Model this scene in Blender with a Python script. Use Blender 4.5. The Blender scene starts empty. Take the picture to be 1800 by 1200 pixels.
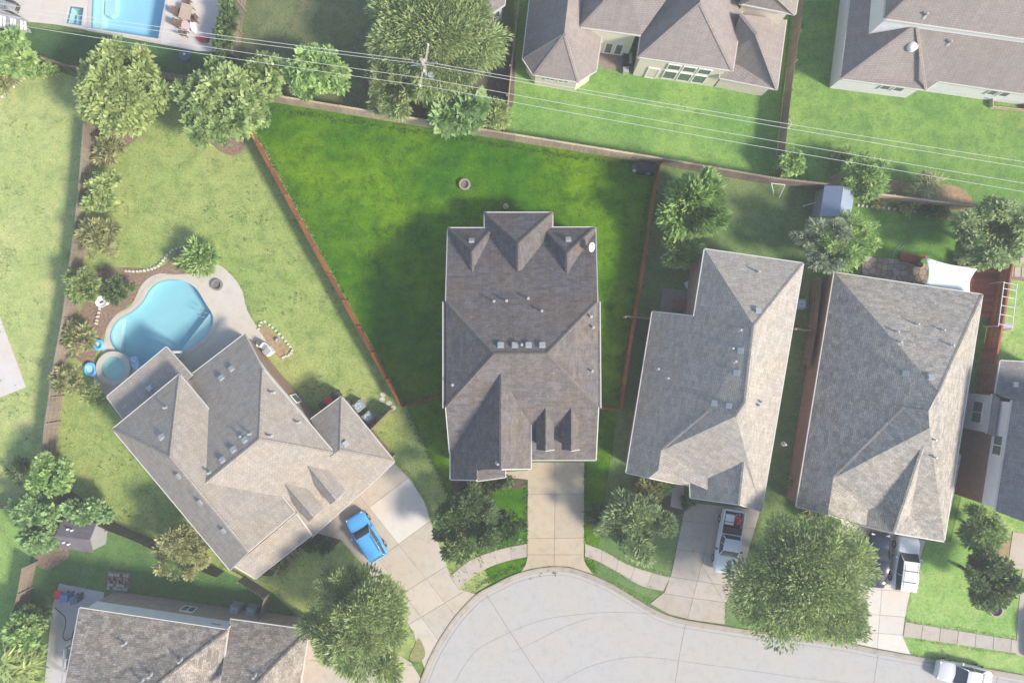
import bpy, bmesh, math, random
import numpy as np
from mathutils import Vector, Matrix
from mathutils.geometry import tessellate_polygon, intersect_ray_tri

random.seed(7); RNG = np.random.default_rng(11)
SC = bpy.context.scene
COL = SC.collection
PI = math.pi

# ------------------------------------------------------------------ camera, sky, sun, exposure
CAMZ = 60.0                       # drone height in metres, looking straight down
cam_d = bpy.data.cameras.new('drone_camera'); cam = bpy.data.objects.new('drone_camera', cam_d); COL.objects.link(cam)
cam.location = (0, 0, CAMZ); cam.rotation_euler = (0, 0, 0)
cam_d.sensor_width = 36.0; cam_d.lens = 24.0; cam_d.clip_end = 5000; cam_d.clip_start = 0.5
SC.camera = cam

SUN_EL = math.radians(37.0)
SUN_DIR = Vector((0.87, -0.49, 0)).normalized()          # horizontal direction towards the sun
world = bpy.data.worlds.new('World'); SC.world = world; world.use_nodes = True
wn = world.node_tree.nodes; wl = world.node_tree.links
for n in list(wn): wn.remove(n)
sky = wn.new('ShaderNodeTexSky'); sky.sky_type = 'NISHITA'; sky.sun_disc = False
sky.sun_elevation = SUN_EL
sky.sun_rotation = math.atan2(SUN_DIR.x, SUN_DIR.y)
sky.air_density = 1.2; sky.dust_density = 1.0; sky.ozone_density = 1.0
bg = wn.new('ShaderNodeBackground'); bg.inputs['Strength'].default_value = 0.15
wo = wn.new('ShaderNodeOutputWorld'); wl.new(sky.outputs[0], bg.inputs[0]); wl.new(bg.outputs[0], wo.inputs[0])
sun_d = bpy.data.lights.new('sun', 'SUN'); sun_d.energy = 4.2; sun_d.angle = math.radians(9.0); sun_d.color = (1.0, 0.89, 0.74)
sun = bpy.data.objects.new('sun', sun_d); COL.objects.link(sun)
to_sun = Vector((SUN_DIR.x*math.cos(SUN_EL), SUN_DIR.y*math.cos(SUN_EL), math.sin(SUN_EL)))
sun.rotation_euler = to_sun.to_track_quat('Z', 'Y').to_euler(); sun.location = to_sun*80
SC.view_settings.view_transform = 'Standard'; SC.view_settings.look = 'None'
SC.view_settings.exposure = 0.76; SC.view_settings.gamma = 1.0; SC.view_settings.use_curve_mapping = False
SC.cycles.max_bounces = 6; SC.cycles.transparent_max_bounces = 12
SC.cycles.use_denoising = True

# ------------------------------------------------------------------ helpers
PXM = 20.0
def W(px, py, z=0.0):
    """world point at height z that stands at this place of the site plan"""
    k = (CAMZ-z)/CAMZ/PXM
    return Vector(((px-900)*k, (600-py)*k, z))

def lin(c):
    out = []
    for v in c[:3]:
        v /= 255.0
        out.append(v/12.92 if v <= 0.04045 else ((v+0.055)/1.055)**2.4)
    return out
ALB = 0.72
def col(r, g, b, k=1.0):
    l = lin((r, g, b)); return (min(l[0]*ALB*k, .85), min(l[1]*ALB*k, .85), min(l[2]*ALB*k, .85), 1)

def soft(c, s=.22):            # foliage greens, a little greyer
    y = .3*c[0]+.6*c[1]+.1*c[2]; return (c[0]*(1-s)+y*s, c[1]*(1-s)+y*s, c[2]*(1-s)+y*s, 1)

def put(o, label=None, cat=None, group=None, kind=None):
    if label: o['label'] = label
    if cat: o['category'] = cat
    if group: o['group'] = group
    if kind: o['kind'] = kind
    return o

def empty(name, loc=(0, 0, 0), rz=0, label=None, cat=None, group=None):
    o = bpy.data.objects.new(name, None); COL.objects.link(o)
    o.location = loc; o.rotation_euler = (0, 0, rz); o.empty_display_size = 0.3
    return put(o, label, cat, group)

def origin_of(o):
    p = Vector((0, 0, 0))
    while o: p += Vector(o.location); o = o.parent
    return p

class MB:
    def __init__(s): s.v = []; s.f = []; s.uv = []
    def face(s, pts, uv=None):
        b = len(s.v); s.v += [Vector(p) for p in pts]; s.f.append(tuple(range(b, b+len(pts)))); s.uv.append(uv); return s
    def box(s, c, size, rz=0.0, M=None):
        x, y, z = size[0]/2, size[1]/2, size[2]/2
        pts = [Vector(p) for p in ((-x,-y,-z),(x,-y,-z),(x,y,-z),(-x,y,-z),(-x,-y,z),(x,-y,z),(x,y,z),(-x,y,z))]
        R = M if M is not None else Matrix.Rotation(rz, 3, 'Z')
        b = len(s.v); s.v += [R @ p + Vector(c) for p in pts]
        for q in ((0,3,2,1),(4,5,6,7),(0,1,5,4),(1,2,6,5),(2,3,7,6),(3,0,4,7)): s.f.append(tuple(b+i for i in q)); s.uv.append(None)
        return s
    def bar(s, a, b, w, h):
        a = Vector(a); b = Vector(b); d = b-a; L = d.length
        if L < 1e-6: return s
        x = d/L; up = Vector((0,0,1)) if abs(x.z) < .95 else Vector((0,1,0))
        y = up.cross(x).normalized(); z = x.cross(y)
        M = Matrix((x, y, z)).transposed()
        return s.box((a+b)/2, (L, w, h), M=M)
    def prism(s, poly, z0, z1, cap=True, bottom=False):
        n = len(poly); a2 = sum(poly[i][0]*poly[(i+1)%n][1]-poly[(i+1)%n][0]*poly[i][1] for i in range(n))
        P = list(poly) if a2 > 0 else list(poly)[::-1]
        b = len(s.v); s.v += [Vector((p[0], p[1], z0)) for p in P]+[Vector((p[0], p[1], z1)) for p in P]
        per = 0
        for i in range(n):
            j = (i+1) % n; s.f.append((b+i, b+j, b+n+j, b+n+i))
            L = math.hypot(P[j][0]-P[i][0], P[j][1]-P[i][1])
            s.uv.append([(per, z0), (per+L, z0), (per+L, z1), (per, z1)]); per += L
        if cap:
            for t in tessellate_polygon([[Vector((p[0], p[1], 0)) for p in P]]):
                s._tri([b+n+i for i in t], True)
        if bottom:
            for t in tessellate_polygon([[Vector((p[0], p[1], 0)) for p in P]]):
                s._tri([b+i for i in t], False)
        return s
    def _tri(s, t, up):
        a, b, c = (s.v[i] for i in t); nz = (b-a).cross(c-a).z
        if abs(nz) < 1e-9: return
        if (nz > 0) != up: t = t[::-1]
        s.f.append(tuple(t)); s.uv.append(None)
    def sheet(s, poly, z, holes=()):
        loops = [[Vector((p[0], p[1], 0)) for p in poly]]+[[Vector((p[0], p[1], 0)) for p in h] for h in holes]
        b = len(s.v)
        for l in loops: s.v += [Vector((p.x, p.y, z)) for p in l]
        for t in tessellate_polygon(loops): s._tri([b+i for i in t], True)
        return s
    def cyl(s, c, r, h, n=12, r2=None, cap=True):
        r2 = r if r2 is None else r2; c = Vector(c); b = len(s.v)
        for k, (rr, zz) in enumerate(((r, 0), (r2, h))):
            s.v += [c+Vector((rr*math.cos(2*PI*i/n), rr*math.sin(2*PI*i/n), zz)) for i in range(n)]
        for i in range(n):
            j = (i+1) % n; s.f.append((b+i, b+j, b+n+j, b+n+i)); s.uv.append(None)
        if cap:
            s.f.append(tuple(b+n+i for i in range(n))); s.uv.append(None)
            s.f.append(tuple(b+i for i in range(n))[::-1]); s.uv.append(None)
        return s
    def lathe(s, c, prof, n=20):
        c = Vector(c); b = len(s.v); m = len(prof)
        for r, z in prof: s.v += [c+Vector((r*math.cos(2*PI*i/n), r*math.sin(2*PI*i/n), z)) for i in range(n)]
        for k in range(m-1):
            for i in range(n):
                j = (i+1) % n; s.f.append((b+k*n+i, b+k*n+j, b+(k+1)*n+j, b+(k+1)*n+i)); s.uv.append(None)
        return s
    def tube(s, pts, r, n=6):
        pts = [Vector(p) for p in pts]; b = len(s.v); m = len(pts)
        rs = r if isinstance(r, (list, tuple)) else [r]*m
        for k, p in enumerate(pts):
            d = (pts[min(k+1, m-1)]-pts[max(k-1, 0)]).normalized()
            up = Vector((0,0,1)) if abs(d.z) < .9 else Vector((1,0,0))
            x = d.cross(up).normalized(); y = d.cross(x)
            s.v += [p+(x*math.cos(2*PI*i/n)+y*math.sin(2*PI*i/n))*rs[k] for i in range(n)]
        for k in range(m-1):
            for i in range(n):
                j = (i+1) % n; s.f.append((b+k*n+i, b+(k+1)*n+i, b+(k+1)*n+j, b+k*n+j)); s.uv.append(None)
        s.f.append(tuple(b+i for i in range(n))); s.uv.append(None)
        s.f.append(tuple(b+(m-1)*n+i for i in range(n))[::-1]); s.uv.append(None)
        return s
    def grid(s, rows, flip=False):
        b = len(s.v); m = len(rows[0])
        for r in rows: s.v += [Vector(p) for p in r]
        for i in range(len(rows)-1):
            for j in range(m-1):
                f = (b+i*m+j, b+(i+1)*m+j, b+(i+1)*m+j+1, b+i*m+j+1); s.f.append(f[::-1] if flip else f); s.uv.append(None)
        return s
    def mesh(s, name, mat, off=None, smooth=False):
        off = off or Vector((0,0,0)); me = bpy.data.meshes.new(name)
        me.from_pydata([tuple(p-off) for p in s.v], [], s.f)
        if any(u is not None for u in s.uv):
            ul = me.uv_layers.new(name='UVMap'); k = 0
            for fi, f in enumerate(s.f):
                u = s.uv[fi]
                if u is None: u = [(s.v[i].x, s.v[i].y) for i in f]
                for q in u: ul.data[k].uv = q; k += 1
        if mat: me.materials.append(mat)
        if smooth:
            me.polygons.foreach_set('use_smooth', [True]*len(me.polygons))
        me.update(); return me
    def build(s, name, mat, parent=None, local=False, smooth=False):
        off = None if local or parent is None else origin_of(parent)
        o = bpy.data.objects.new(name, s.mesh(name, mat, off, smooth)); COL.objects.link(o)
        if parent: o.parent = parent
        return o

def link_copy(src, parent=None, loc=None):
    c = src.copy(); COL.objects.link(c)
    if parent: c.parent = parent
    if loc is not None: c.location = loc
    return c
def copy_tree(o, parent=None):
    c = o.copy(); COL.objects.link(c)
    if parent: c.parent = parent
    for ch in [x for x in o.children]: copy_tree(ch, c)
    return c

def smooth_path(pts, n=6, closed=False):
    P = [Vector((p[0], p[1])) for p in pts]; m = len(P); out = []
    rng = range(m) if closed else range(m-1)
    for i in rng:
        g = lambda k: P[k % m] if closed else P[max(0, min(m-1, k))]
        p0, p1, p2, p3 = g(i-1), g(i), g(i+1), g(i+2)
        for t in range(n):
            u = t/n
            out.append(0.5*((2*p1)+(-p0+p2)*u+(2*p0-5*p1+4*p2-p3)*u*u+(-p0+3*p1-3*p2+p3)*u**3))
    if not closed: out.append(P[-1])
    return [(p.x, p.y) for p in out]
def wpoly(pts, z=0): return [(W(p[0], p[1], z).x, W(p[0], p[1], z).y) for p in pts]

def offset_poly(P, d):
    n = len(P); a2 = sum(P[i][0]*P[(i+1)%n][1]-P[(i+1)%n][0]*P[i][1] for i in range(n)); sg = 1 if a2 > 0 else -1
    out = []
    for i in range(n):
        p0 = Vector(P[i-1][:2]); p1 = Vector(P[i][:2]); p2 = Vector(P[(i+1) % n][:2])
        e1 = (p1-p0).normalized(); e2 = (p2-p1).normalized()
        n1 = Vector((-e1.y, e1.x))*sg; n2 = Vector((-e2.y, e2.x))*sg
        b = n1+n2; den = 1+n1.dot(n2)
        q = p1 + (b*(d/den) if den > .15 else n1*d)
        out.append((q.x, q.y))
    return out

def clip_half(poly, a, b, off):
    ax, ay = a; dx, dy = b[0]-a[0], b[1]-a[1]; L = math.hypot(dx, dy); nx, ny = -dy/L, dx/L
    d = [(p[0]-ax)*nx+(p[1]-ay)*ny-off for p in poly]; out = []; n = len(poly)
    for i in range(n):
        j = (i+1) % n
        if d[i] >= 0: out.append(poly[i])
        if (d[i] >= 0) != (d[j] >= 0):
            t = d[i]/(d[i]-d[j]); out.append((poly[i][0]+t*(poly[j][0]-poly[i][0]), poly[i][1]+t*(poly[j][1]-poly[i][1])))
    return out
def area(P): return abs(sum(P[i][0]*P[(i+1)%len(P)][1]-P[(i+1)%len(P)][0]*P[i][1] for i in range(len(P))))/2
def split_all(polys, cuts, gap=.02):
    for a, b in cuts:
        nxt = []
        for P in polys:
            for q in (clip_half(P, a, b, gap/2), clip_half(P, b, a, gap/2)):
                if len(q) > 2 and area(q) > .03: nxt.append(q)
        polys = nxt
    return polys

# ------------------------------------------------------------------ materials
MATS = {}
def nodes_of(m):
    m.use_nodes = True; nt = m.node_tree
    for n in list(nt.nodes): nt.nodes.remove(n)
    out = nt.nodes.new('ShaderNodeOutputMaterial'); b = nt.nodes.new('ShaderNodeBsdfPrincipled')
    nt.links.new(b.outputs[0], out.inputs[0]); return nt, b, out
def noise(nt, vec, scale, detail=4, rough=.6, dist=0):
    n = nt.nodes.new('ShaderNodeTexNoise'); n.inputs['Scale'].default_value = scale; n.inputs['Detail'].default_value = detail
    n.inputs['Roughness'].default_value = rough; n.inputs['Distortion'].default_value = dist
    if vec is not None: nt.links.new(vec, n.inputs['Vector'])
    return n.outputs['Fac']
def ramp(nt, fac, stops):
    r = nt.nodes.new('ShaderNodeValToRGB'); el = r.color_ramp.elements
    while len(el) > 1: el.remove(el[-1])
    el[0].position = stops[0][0]; el[0].color = stops[0][1]
    for p, c in stops[1:]:
        e = el.new(p); e.color = c
    nt.links.new(fac, r.inputs[0]); return r.outputs[0]
def mixc(nt, fac, a, b, mode='MIX'):
    m = nt.nodes.new('ShaderNodeMix'); m.data_type = 'RGBA'; m.blend_type = mode
    for sock, val in ((m.inputs[0], fac), (m.inputs[6], a), (m.inputs[7], b)):
        if hasattr(val, 'links'): nt.links.new(val, sock)
        else: sock.default_value = val
    return m.outputs[2]
def bump(nt, b, h, strength, dist=.02):
    n = nt.nodes.new('ShaderNodeBump'); n.inputs['Strength'].default_value = strength; n.inputs['Distance'].default_value = dist
    nt.links.new(h, n.inputs['Height']); nt.links.new(n.outputs[0], b.inputs['Normal'])
def g(v): return (v, v, v, 1)

def plain(name, c, rough=.6, metal=0, var=.12, scale=6, spec=.4, coat=0):
    if name in MATS: return MATS[name]
    m = bpy.data.materials.new(name); nt, b, _ = nodes_of(m); MATS[name] = m
    tc = nt.nodes.new('ShaderNodeTexCoord')
    f = noise(nt, tc.outputs['Object'], scale, 5, .65)
    c0 = tuple(v*(1-var) for v in c[:3])+(1,); c1 = tuple(min(.9, v*(1+var)) for v in c[:3])+(1,)
    nt.links.new(ramp(nt, f, [(.3, c0), (.7, c1)]), b.inputs['Base Color'])
    b.inputs['Roughness'].default_value = rough; b.inputs['Metallic'].default_value = metal
    b.inputs['Specular IOR Level'].default_value = spec; b.inputs['Coat Weight'].default_value = coat
    return m

def lawn_mat(name, base, dry, dark, dryness=.5, seed=0, stripes=0):
    m = bpy.data.materials.new(name); nt, b, _ = nodes_of(m)
    tc = nt.nodes.new('ShaderNodeTexCoord'); mp = nt.nodes.new('ShaderNodeMapping'); nt.links.new(tc.outputs['Object'], mp.inputs[0])
    mp.inputs['Location'].default_value = (seed*13.7, seed*7.1, 0); v = mp.outputs[0]
    big = noise(nt, v, .13, 5, .62, .6); mid = noise(nt, v, .8, 6, .72, .4); fin = noise(nt, v, 7.0, 4, .75); vf = noise(nt, v, 24, 3, .8)
    a = mixc(nt, ramp(nt, big, [(.5-.22*dryness, g(0)), (.78-.12*dryness, g(1))]), base, dry)
    a = mixc(nt, ramp(nt, mid, [(.46, g(0)), (.70, g(.8))]), a, dark)
    tuft = noise(nt, v, 2.3, 6, .7, 1.2)
    a = mixc(nt, ramp(nt, tuft, [(.53, g(0)), (.70, g(.6))]), a, tuple(x*.62 for x in dark[:3])+(1,))
    a = mixc(nt, ramp(nt, mid, [(.22, g(.5)), (.42, g(0))]), a, tuple(min(.8, x*1.25) for x in dry[:3])+(1,))
    bare = noise(nt, v, .33, 6, .66, .8)
    a = mixc(nt, ramp(nt, bare, [(.60, g(0)), (.74, g(.6))]), a, (dry[0]*1.25, dry[1]*.82, dry[2]*1.1, 1))
    if stripes:
        wv = nt.nodes.new('ShaderNodeTexWave'); wv.inputs['Scale'].default_value = .28; wv.inputs['Distortion'].default_value = 2.2; wv.inputs['Detail'].default_value = 4; wv.inputs['Detail Scale'].default_value = .6
        mr = nt.nodes.new('ShaderNodeMapping'); mr.inputs['Rotation'].default_value = (0, 0, 1.4); nt.links.new(v, mr.inputs[0]); nt.links.new(mr.outputs[0], wv.inputs['Vector'])
        a = mixc(nt, 1.0, a, ramp(nt, wv.outputs['Fac'], [(.2, g(1-stripes)), (.8, g(1+stripes))]), 'MULTIPLY')
    k = mixc(nt, 1.0, a, ramp(nt, fin, [(.25, g(.62)), (.75, g(1.38))]), 'MULTIPLY')
    k = mixc(nt, 1.0, k, ramp(nt, vf, [(.25, g(.62)), (.75, g(1.38))]), 'MULTIPLY')
    nt.links.new(k, b.inputs['Base Color']); b.inputs['Roughness'].default_value = .9; b.inputs['Specular IOR Level'].default_value = .1
    bump(nt, b, vf, 1.0, .07)
    return m

def concrete_mat(name, c, stain=.5, tint=None):
    m = bpy.data.materials.new(name); nt, b, _ = nodes_of(m)
    tc = nt.nodes.new('ShaderNodeTexCoord'); v = tc.outputs['Object']; oi = nt.nodes.new('ShaderNodeObjectInfo')
    big = noise(nt, v, .22, 6, .6, .5); mid = noise(nt, v, 1.3, 7, .7, .3); fin = noise(nt, v, 22, 3, .7)
    warm = tint or (c[0]*1.0, c[1]*.93, c[2]*.83, 1)
    a = mixc(nt, ramp(nt, big, [(.36, g(0)), (.66, g(1))]), c, warm)
    a = mixc(nt, 1.0, a, ramp(nt, mid, [(.28, g(1-.42*stain)), (.5, g(1.0)), (.8, g(1+.1*stain))]), 'MULTIPLY')
    a = mixc(nt, 1.0, a, ramp(nt, fin, [(.3, g(.92)), (.7, g(1.08))]), 'MULTIPLY')
    a = mixc(nt, 1.0, a, ramp(nt, oi.outputs['Random'], [(0, g(.92)), (1, g(1.06))]), 'MULTIPLY')
    w = nt.nodes.new('ShaderNodeTexVoronoi'); w.feature = 'DISTANCE_TO_EDGE'; w.inputs['Scale'].default_value = .17
    wv = nt.nodes.new('ShaderNodeVectorMath'); wv.operation = 'ADD'
    nz = nt.nodes.new('ShaderNodeTexNoise'); nz.inputs['Scale'].default_value = .9; nz.inputs['Detail'].default_value = 5; nt.links.new(v, nz.inputs['Vector'])
    sc = nt.nodes.new('ShaderNodeVectorMath'); sc.operation = 'SCALE'; sc.inputs['Scale'].default_value = 1.6; nt.links.new(nz.outputs['Color'], sc.inputs[0])
    nt.links.new(v, wv.inputs[0]); nt.links.new(sc.outputs[0], wv.inputs[1]); nt.links.new(wv.outputs[0], w.inputs['Vector'])
    a = mixc(nt, ramp(nt, w.outputs['Distance'], [(0, g(.12)), (.004, g(0))]), a, (.25, .23, .21, 1))
    nt.links.new(a, b.inputs['Base Color']); b.inputs['Roughness'].default_value = .88; b.inputs['Specular IOR Level'].default_value = .2
    bump(nt, b, fin, .25, .01)
    return m

def shingle_mat(name, c, c2, mottle=.35, warm=.25):
    m = bpy.data.materials.new(name); nt, b, _ = nodes_of(m)
    uv = nt.nodes.new('ShaderNodeUVMap'); v = uv.outputs[0]
    br = nt.nodes.new('ShaderNodeTexBrick'); nt.links.new(v, br.inputs['Vector'])
    br.inputs['Scale'].default_value = 1.0; br.inputs['Brick Width'].default_value = .30; br.inputs['Row Height'].default_value = .145
    br.inputs['Mortar Size'].default_value = .009; br.inputs['Mortar Smooth'].default_value = .3; br.inputs['Bias'].default_value = 0
    br.offset = .37; br.inputs['Color1'].default_value = g(1-mottle*.5); br.inputs['Color2'].default_value = g(1+mottle*.5); br.inputs['Mortar'].default_value = g(.42)
    br2 = nt.nodes.new('ShaderNodeTexBrick'); nt.links.new(v, br2.inputs['Vector'])
    br2.inputs['Scale'].default_value = 1.0; br2.inputs['Brick Width'].default_value = .48; br2.inputs['Row Height'].default_value = .29
    br2.inputs['Mortar Size'].default_value = 0; br2.offset = .43; br2.inputs['Color1'].default_value = g(max(.3,1-mottle*.7)); br2.inputs['Color2'].default_value = g(1+mottle*.7); br2.inputs['Mortar'].default_value = g(1)
    big = noise(nt, v, .35, 5, .65, .4); mid = noise(nt, v, 6.5, 4, .7); fin = noise(nt, v, 26, 2, .6)
    st = nt.nodes.new('ShaderNodeMapping'); st.inputs['Scale'].default_value = (2.6, .16, 1); nt.links.new(v, st.inputs[0])
    streak = noise(nt, st.outputs[0], 1.0, 5, .7)
    a = mixc(nt, ramp(nt, big, [(.38, g(0)), (.66, g(1))]), c, c2)
    for f, lo, hi in ((mid, max(.3,1-mottle*1.1), 1+mottle*1.1), (fin, .8, 1.2), (streak, 1-warm*.7, 1+warm*.7)):
        a = mixc(nt, 1.0, a, ramp(nt, f, [(.28, g(lo)), (.72, g(hi))]), 'MULTIPLY')
    a = mixc(nt, 1.0, a, br.outputs['Color'], 'MULTIPLY'); a = mixc(nt, 1.0, a, br2.outputs['Color'], 'MULTIPLY')
    nt.links.new(a, b.inputs['Base Color']); b.inputs['Roughness'].default_value = .93; b.inputs['Specular IOR Level'].default_value = .15
    bump(nt, b, br.outputs['Fac'], -.8, .015)
    return m

def brick_mat(name, c, c2, mortar, bw=.21, rh=.075):
    m = bpy.data.materials.new(name); nt, b, _ = nodes_of(m); uv = nt.nodes.new('ShaderNodeUVMap')
    br = nt.nodes.new('ShaderNodeTexBrick'); nt.links.new(uv.outputs[0], br.inputs['Vector']); br.inputs['Scale'].default_value = 1
    br.inputs['Brick Width'].default_value = bw; br.inputs['Row Height'].default_value = rh; br.inputs['Mortar Size'].default_value = .008
    br.inputs['Color1'].default_value = c; br.inputs['Color2'].default_value = c2; br.inputs['Mortar'].default_value = mortar
    f = noise(nt, uv.outputs[0], 2, 5, .7)
    nt.links.new(mixc(nt, 1.0, br.outputs['Color'], ramp(nt, f, [(.3, g(.8)), (.7, g(1.15))]), 'MULTIPLY'), b.inputs['Base Color'])
    b.inputs['Roughness'].default_value = .9; bump(nt, b, br.outputs['Fac'], -.5, .01); return m

def wood_mat(name, c, c2):
    m = bpy.data.materials.new(name); nt, b, _ = nodes_of(m); tc = nt.nodes.new('ShaderNodeTexCoord')
    mp = nt.nodes.new('ShaderNodeMapping'); mp.inputs['Scale'].default_value = (7, 7, .6); nt.links.new(tc.outputs['Object'], mp.inputs[0])
    f = noise(nt, mp.outputs[0], 1.0, 5, .7); f2 = noise(nt, tc.outputs['Object'], .5, 4, .6)
    a = mixc(nt, ramp(nt, f2, [(.35, g(0)), (.65, g(1))]), c, c2)
    oi = nt.nodes.new('ShaderNodeObjectInfo'); a = mixc(nt, 1.0, a, ramp(nt, oi.outputs['Random'], [(0, g(.78)), (1, g(1.18))]), 'MULTIPLY')
    nt.links.new(mixc(nt, 1.0, a, ramp(nt, f, [(.3, g(.65)), (.7, g(1.25))]), 'MULTIPLY'), b.inputs['Base Color'])
    b.inputs['Roughness'].default_value = .85; return m

def leaf_mat(name, stops):
    m = bpy.data.materials.new(name); nt, b, out = nodes_of(m)
    at = nt.nodes.new('ShaderNodeAttribute'); at.attribute_name = 'tint'
    c = ramp(nt, at.outputs['Fac'], stops); nt.links.new(c, b.inputs['Base Color'])
    b.inputs['Roughness'].default_value = .62; b.inputs['Specular IOR Level'].default_value = .25
    tr = nt.nodes.new('ShaderNodeBsdfTranslucent'); nt.links.new(mixc(nt, 1.0, c, (1.15, 1.2, .7, 1), 'MULTIPLY'), tr.inputs[0])
    mx = nt.nodes.new('ShaderNodeMixShader'); mx.inputs[0].default_value = .3
    nt.links.new(b.outputs[0], mx.inputs[1]); nt.links.new(tr.outputs[0], mx.inputs[2]); nt.links.new(mx.outputs[0], out.inputs[0]); return m

def water_mat(name, tint):
    m = bpy.data.materials.new(name); nt, b, out = nodes_of(m); nt.nodes.remove(b)
    t = nt.nodes.new('ShaderNodeBsdfTransparent'); t.inputs[0].default_value = tint
    gl = nt.nodes.new('ShaderNodeBsdfGlossy'); gl.inputs['Roughness'].default_value = .04
    tc = nt.nodes.new('ShaderNodeTexCoord'); n = noise(nt, tc.outputs['Object'], 2.5, 3, .5, .5)
    bp = nt.nodes.new('ShaderNodeBump'); bp.inputs['Strength'].default_value = .12; bp.inputs['Distance'].default_value = .05; nt.links.new(n, bp.inputs['Height'])
    nt.links.new(bp.outputs[0], gl.inputs['Normal'])
    mx = nt.nodes.new('ShaderNodeMixShader'); mx.inputs[0].default_value = .045; nt.links.new(t.outputs[0], mx.inputs[1]); nt.links.new(gl.outputs[0], mx.inputs[2])
    nt.links.new(mx.outputs[0], out.inputs[0]); return m
def glass_mat(name, c=(.03, .04, .05, 1), rough=.06):
    m = bpy.data.materials.new(name); nt, b, _ = nodes_of(m); b.inputs['Base Color'].default_value = c
    b.inputs['Roughness'].default_value = rough; b.inputs['Specular IOR Level'].default_value = .6; return m

WHITE = plain('white_paint', (.72, .72, .70, 1), .5, var=.05)
TRIM = plain('white_trim', (.52, .51, .48, 1), .55, var=.08)
DARKM = plain('dark_metal', (.05, .05, .055, 1), .45, var=.2)
GREYM = plain('grey_metal', (.3, .31, .32, 1), .5, var=.15)
GALV = plain('galvanised_metal', (.42, .43, .44, 1), .4, metal=.3, var=.1)
GLASS = glass_mat('window_glass', (.10, .13, .14, 1))
CARGLASS = glass_mat('car_glass', (.05, .065, .08, 1), .08)
RUBBER = plain('rubber', (.025, .025, .027, 1), .8, var=.15)
BRICK = brick_mat('red_brick', col(150, 112, 100), col(172, 132, 116), col(190, 178, 168))
BRICKD = brick_mat('brown_brick', col(140, 104, 86), col(160, 118, 96), col(175, 158, 145))
BRICKP = brick_mat('pale_brick', col(176, 150, 138), col(190, 165, 150), col(200, 190, 182))
CREAM = plain('cream_siding', (.62, .57, .47, 1), .7, var=.06, scale=2)
WALLW = plain('white_siding', (.68, .68, .70, 1), .7, var=.05, scale=2)
MULCH = plain('mulch', col(150, 128, 112), .95, var=.45, scale=5, spec=.1)
MULCHD = plain('dark_mulch', col(105, 92, 78), .95, var=.5, scale=5, spec=.1)
SOIL = plain('bare_soil', col(172, 150, 118), .95, var=.3, scale=3, spec=.1)
STONEW = plain('pale_edging_stone', col(228, 222, 212), .85, var=.15, scale=8)
WOOD_T = wood_mat('tan_fence_wood', col(214, 192, 164), col(190, 170, 148))
WOOD_G = wood_mat('grey_fence_wood', col(140, 128, 116), col(164, 148, 130))
WOOD_O = wood_mat('orange_fence_wood', col(178, 112, 66), col(150, 92, 60))
WOOD_R = wood_mat('red_stained_wood', col(186, 106, 78), col(170, 96, 72))
WOOD_P = wood_mat('pole_wood', col(178, 174, 166), col(160, 156, 148))
POOLB = plain('blue_pool_plaster', (.30, .52, .58, 1), .7, var=.04, scale=1)
POOLL = plain('pale_pool_plaster', (.46, .62, .62, 1), .7, var=.05, scale=1)
POOLR = plain('bright_pool_plaster', (.32, .56, .68, 1), .7, var=.04, scale=1)
WATER = water_mat('pool_water', (.84, .95, .97, 1))
# ------------------------------------------------------------------ the ground, lawns, street, pavements
def struct(name, mb, mat, label=None, parent=None):
    o = mb.build(name, mat, parent)
    if parent is None: put(o, label, None, None, 'structure')
    return o

POOL = smooth_path([(300,491),(322,493),(345,507),(362,533),(375,556),(372,577),(356,597),(330,616),(296,642),(262,655),(235,641),(212,624),(196,603),(194,584),(207,562),(232,547),(250,530),(262,510),(278,496)], 5, True)
POOLw = wpoly(POOL)
POOL2w = wpoly([(165,-60),(302,-60),(279,69),(160,50)])
SPA2w = wpoly([(124,12),(148,15),(144,46),(117,42)])
gm = lawn_mat('ground_grass', col(110,150,80), col(150,165,100), col(80,115,60), .5, 9)
struct('ground', MB().sheet([(-1500,-1500),(1500,-1500),(1500,1500),(-1500,1500)], 0, [offset_poly(POOLw, -.05), offset_poly(POOL2w, -.05), offset_poly(SPA2w, -.05)]), gm, 'wide grassy ground under the whole neighbourhood')

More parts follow.
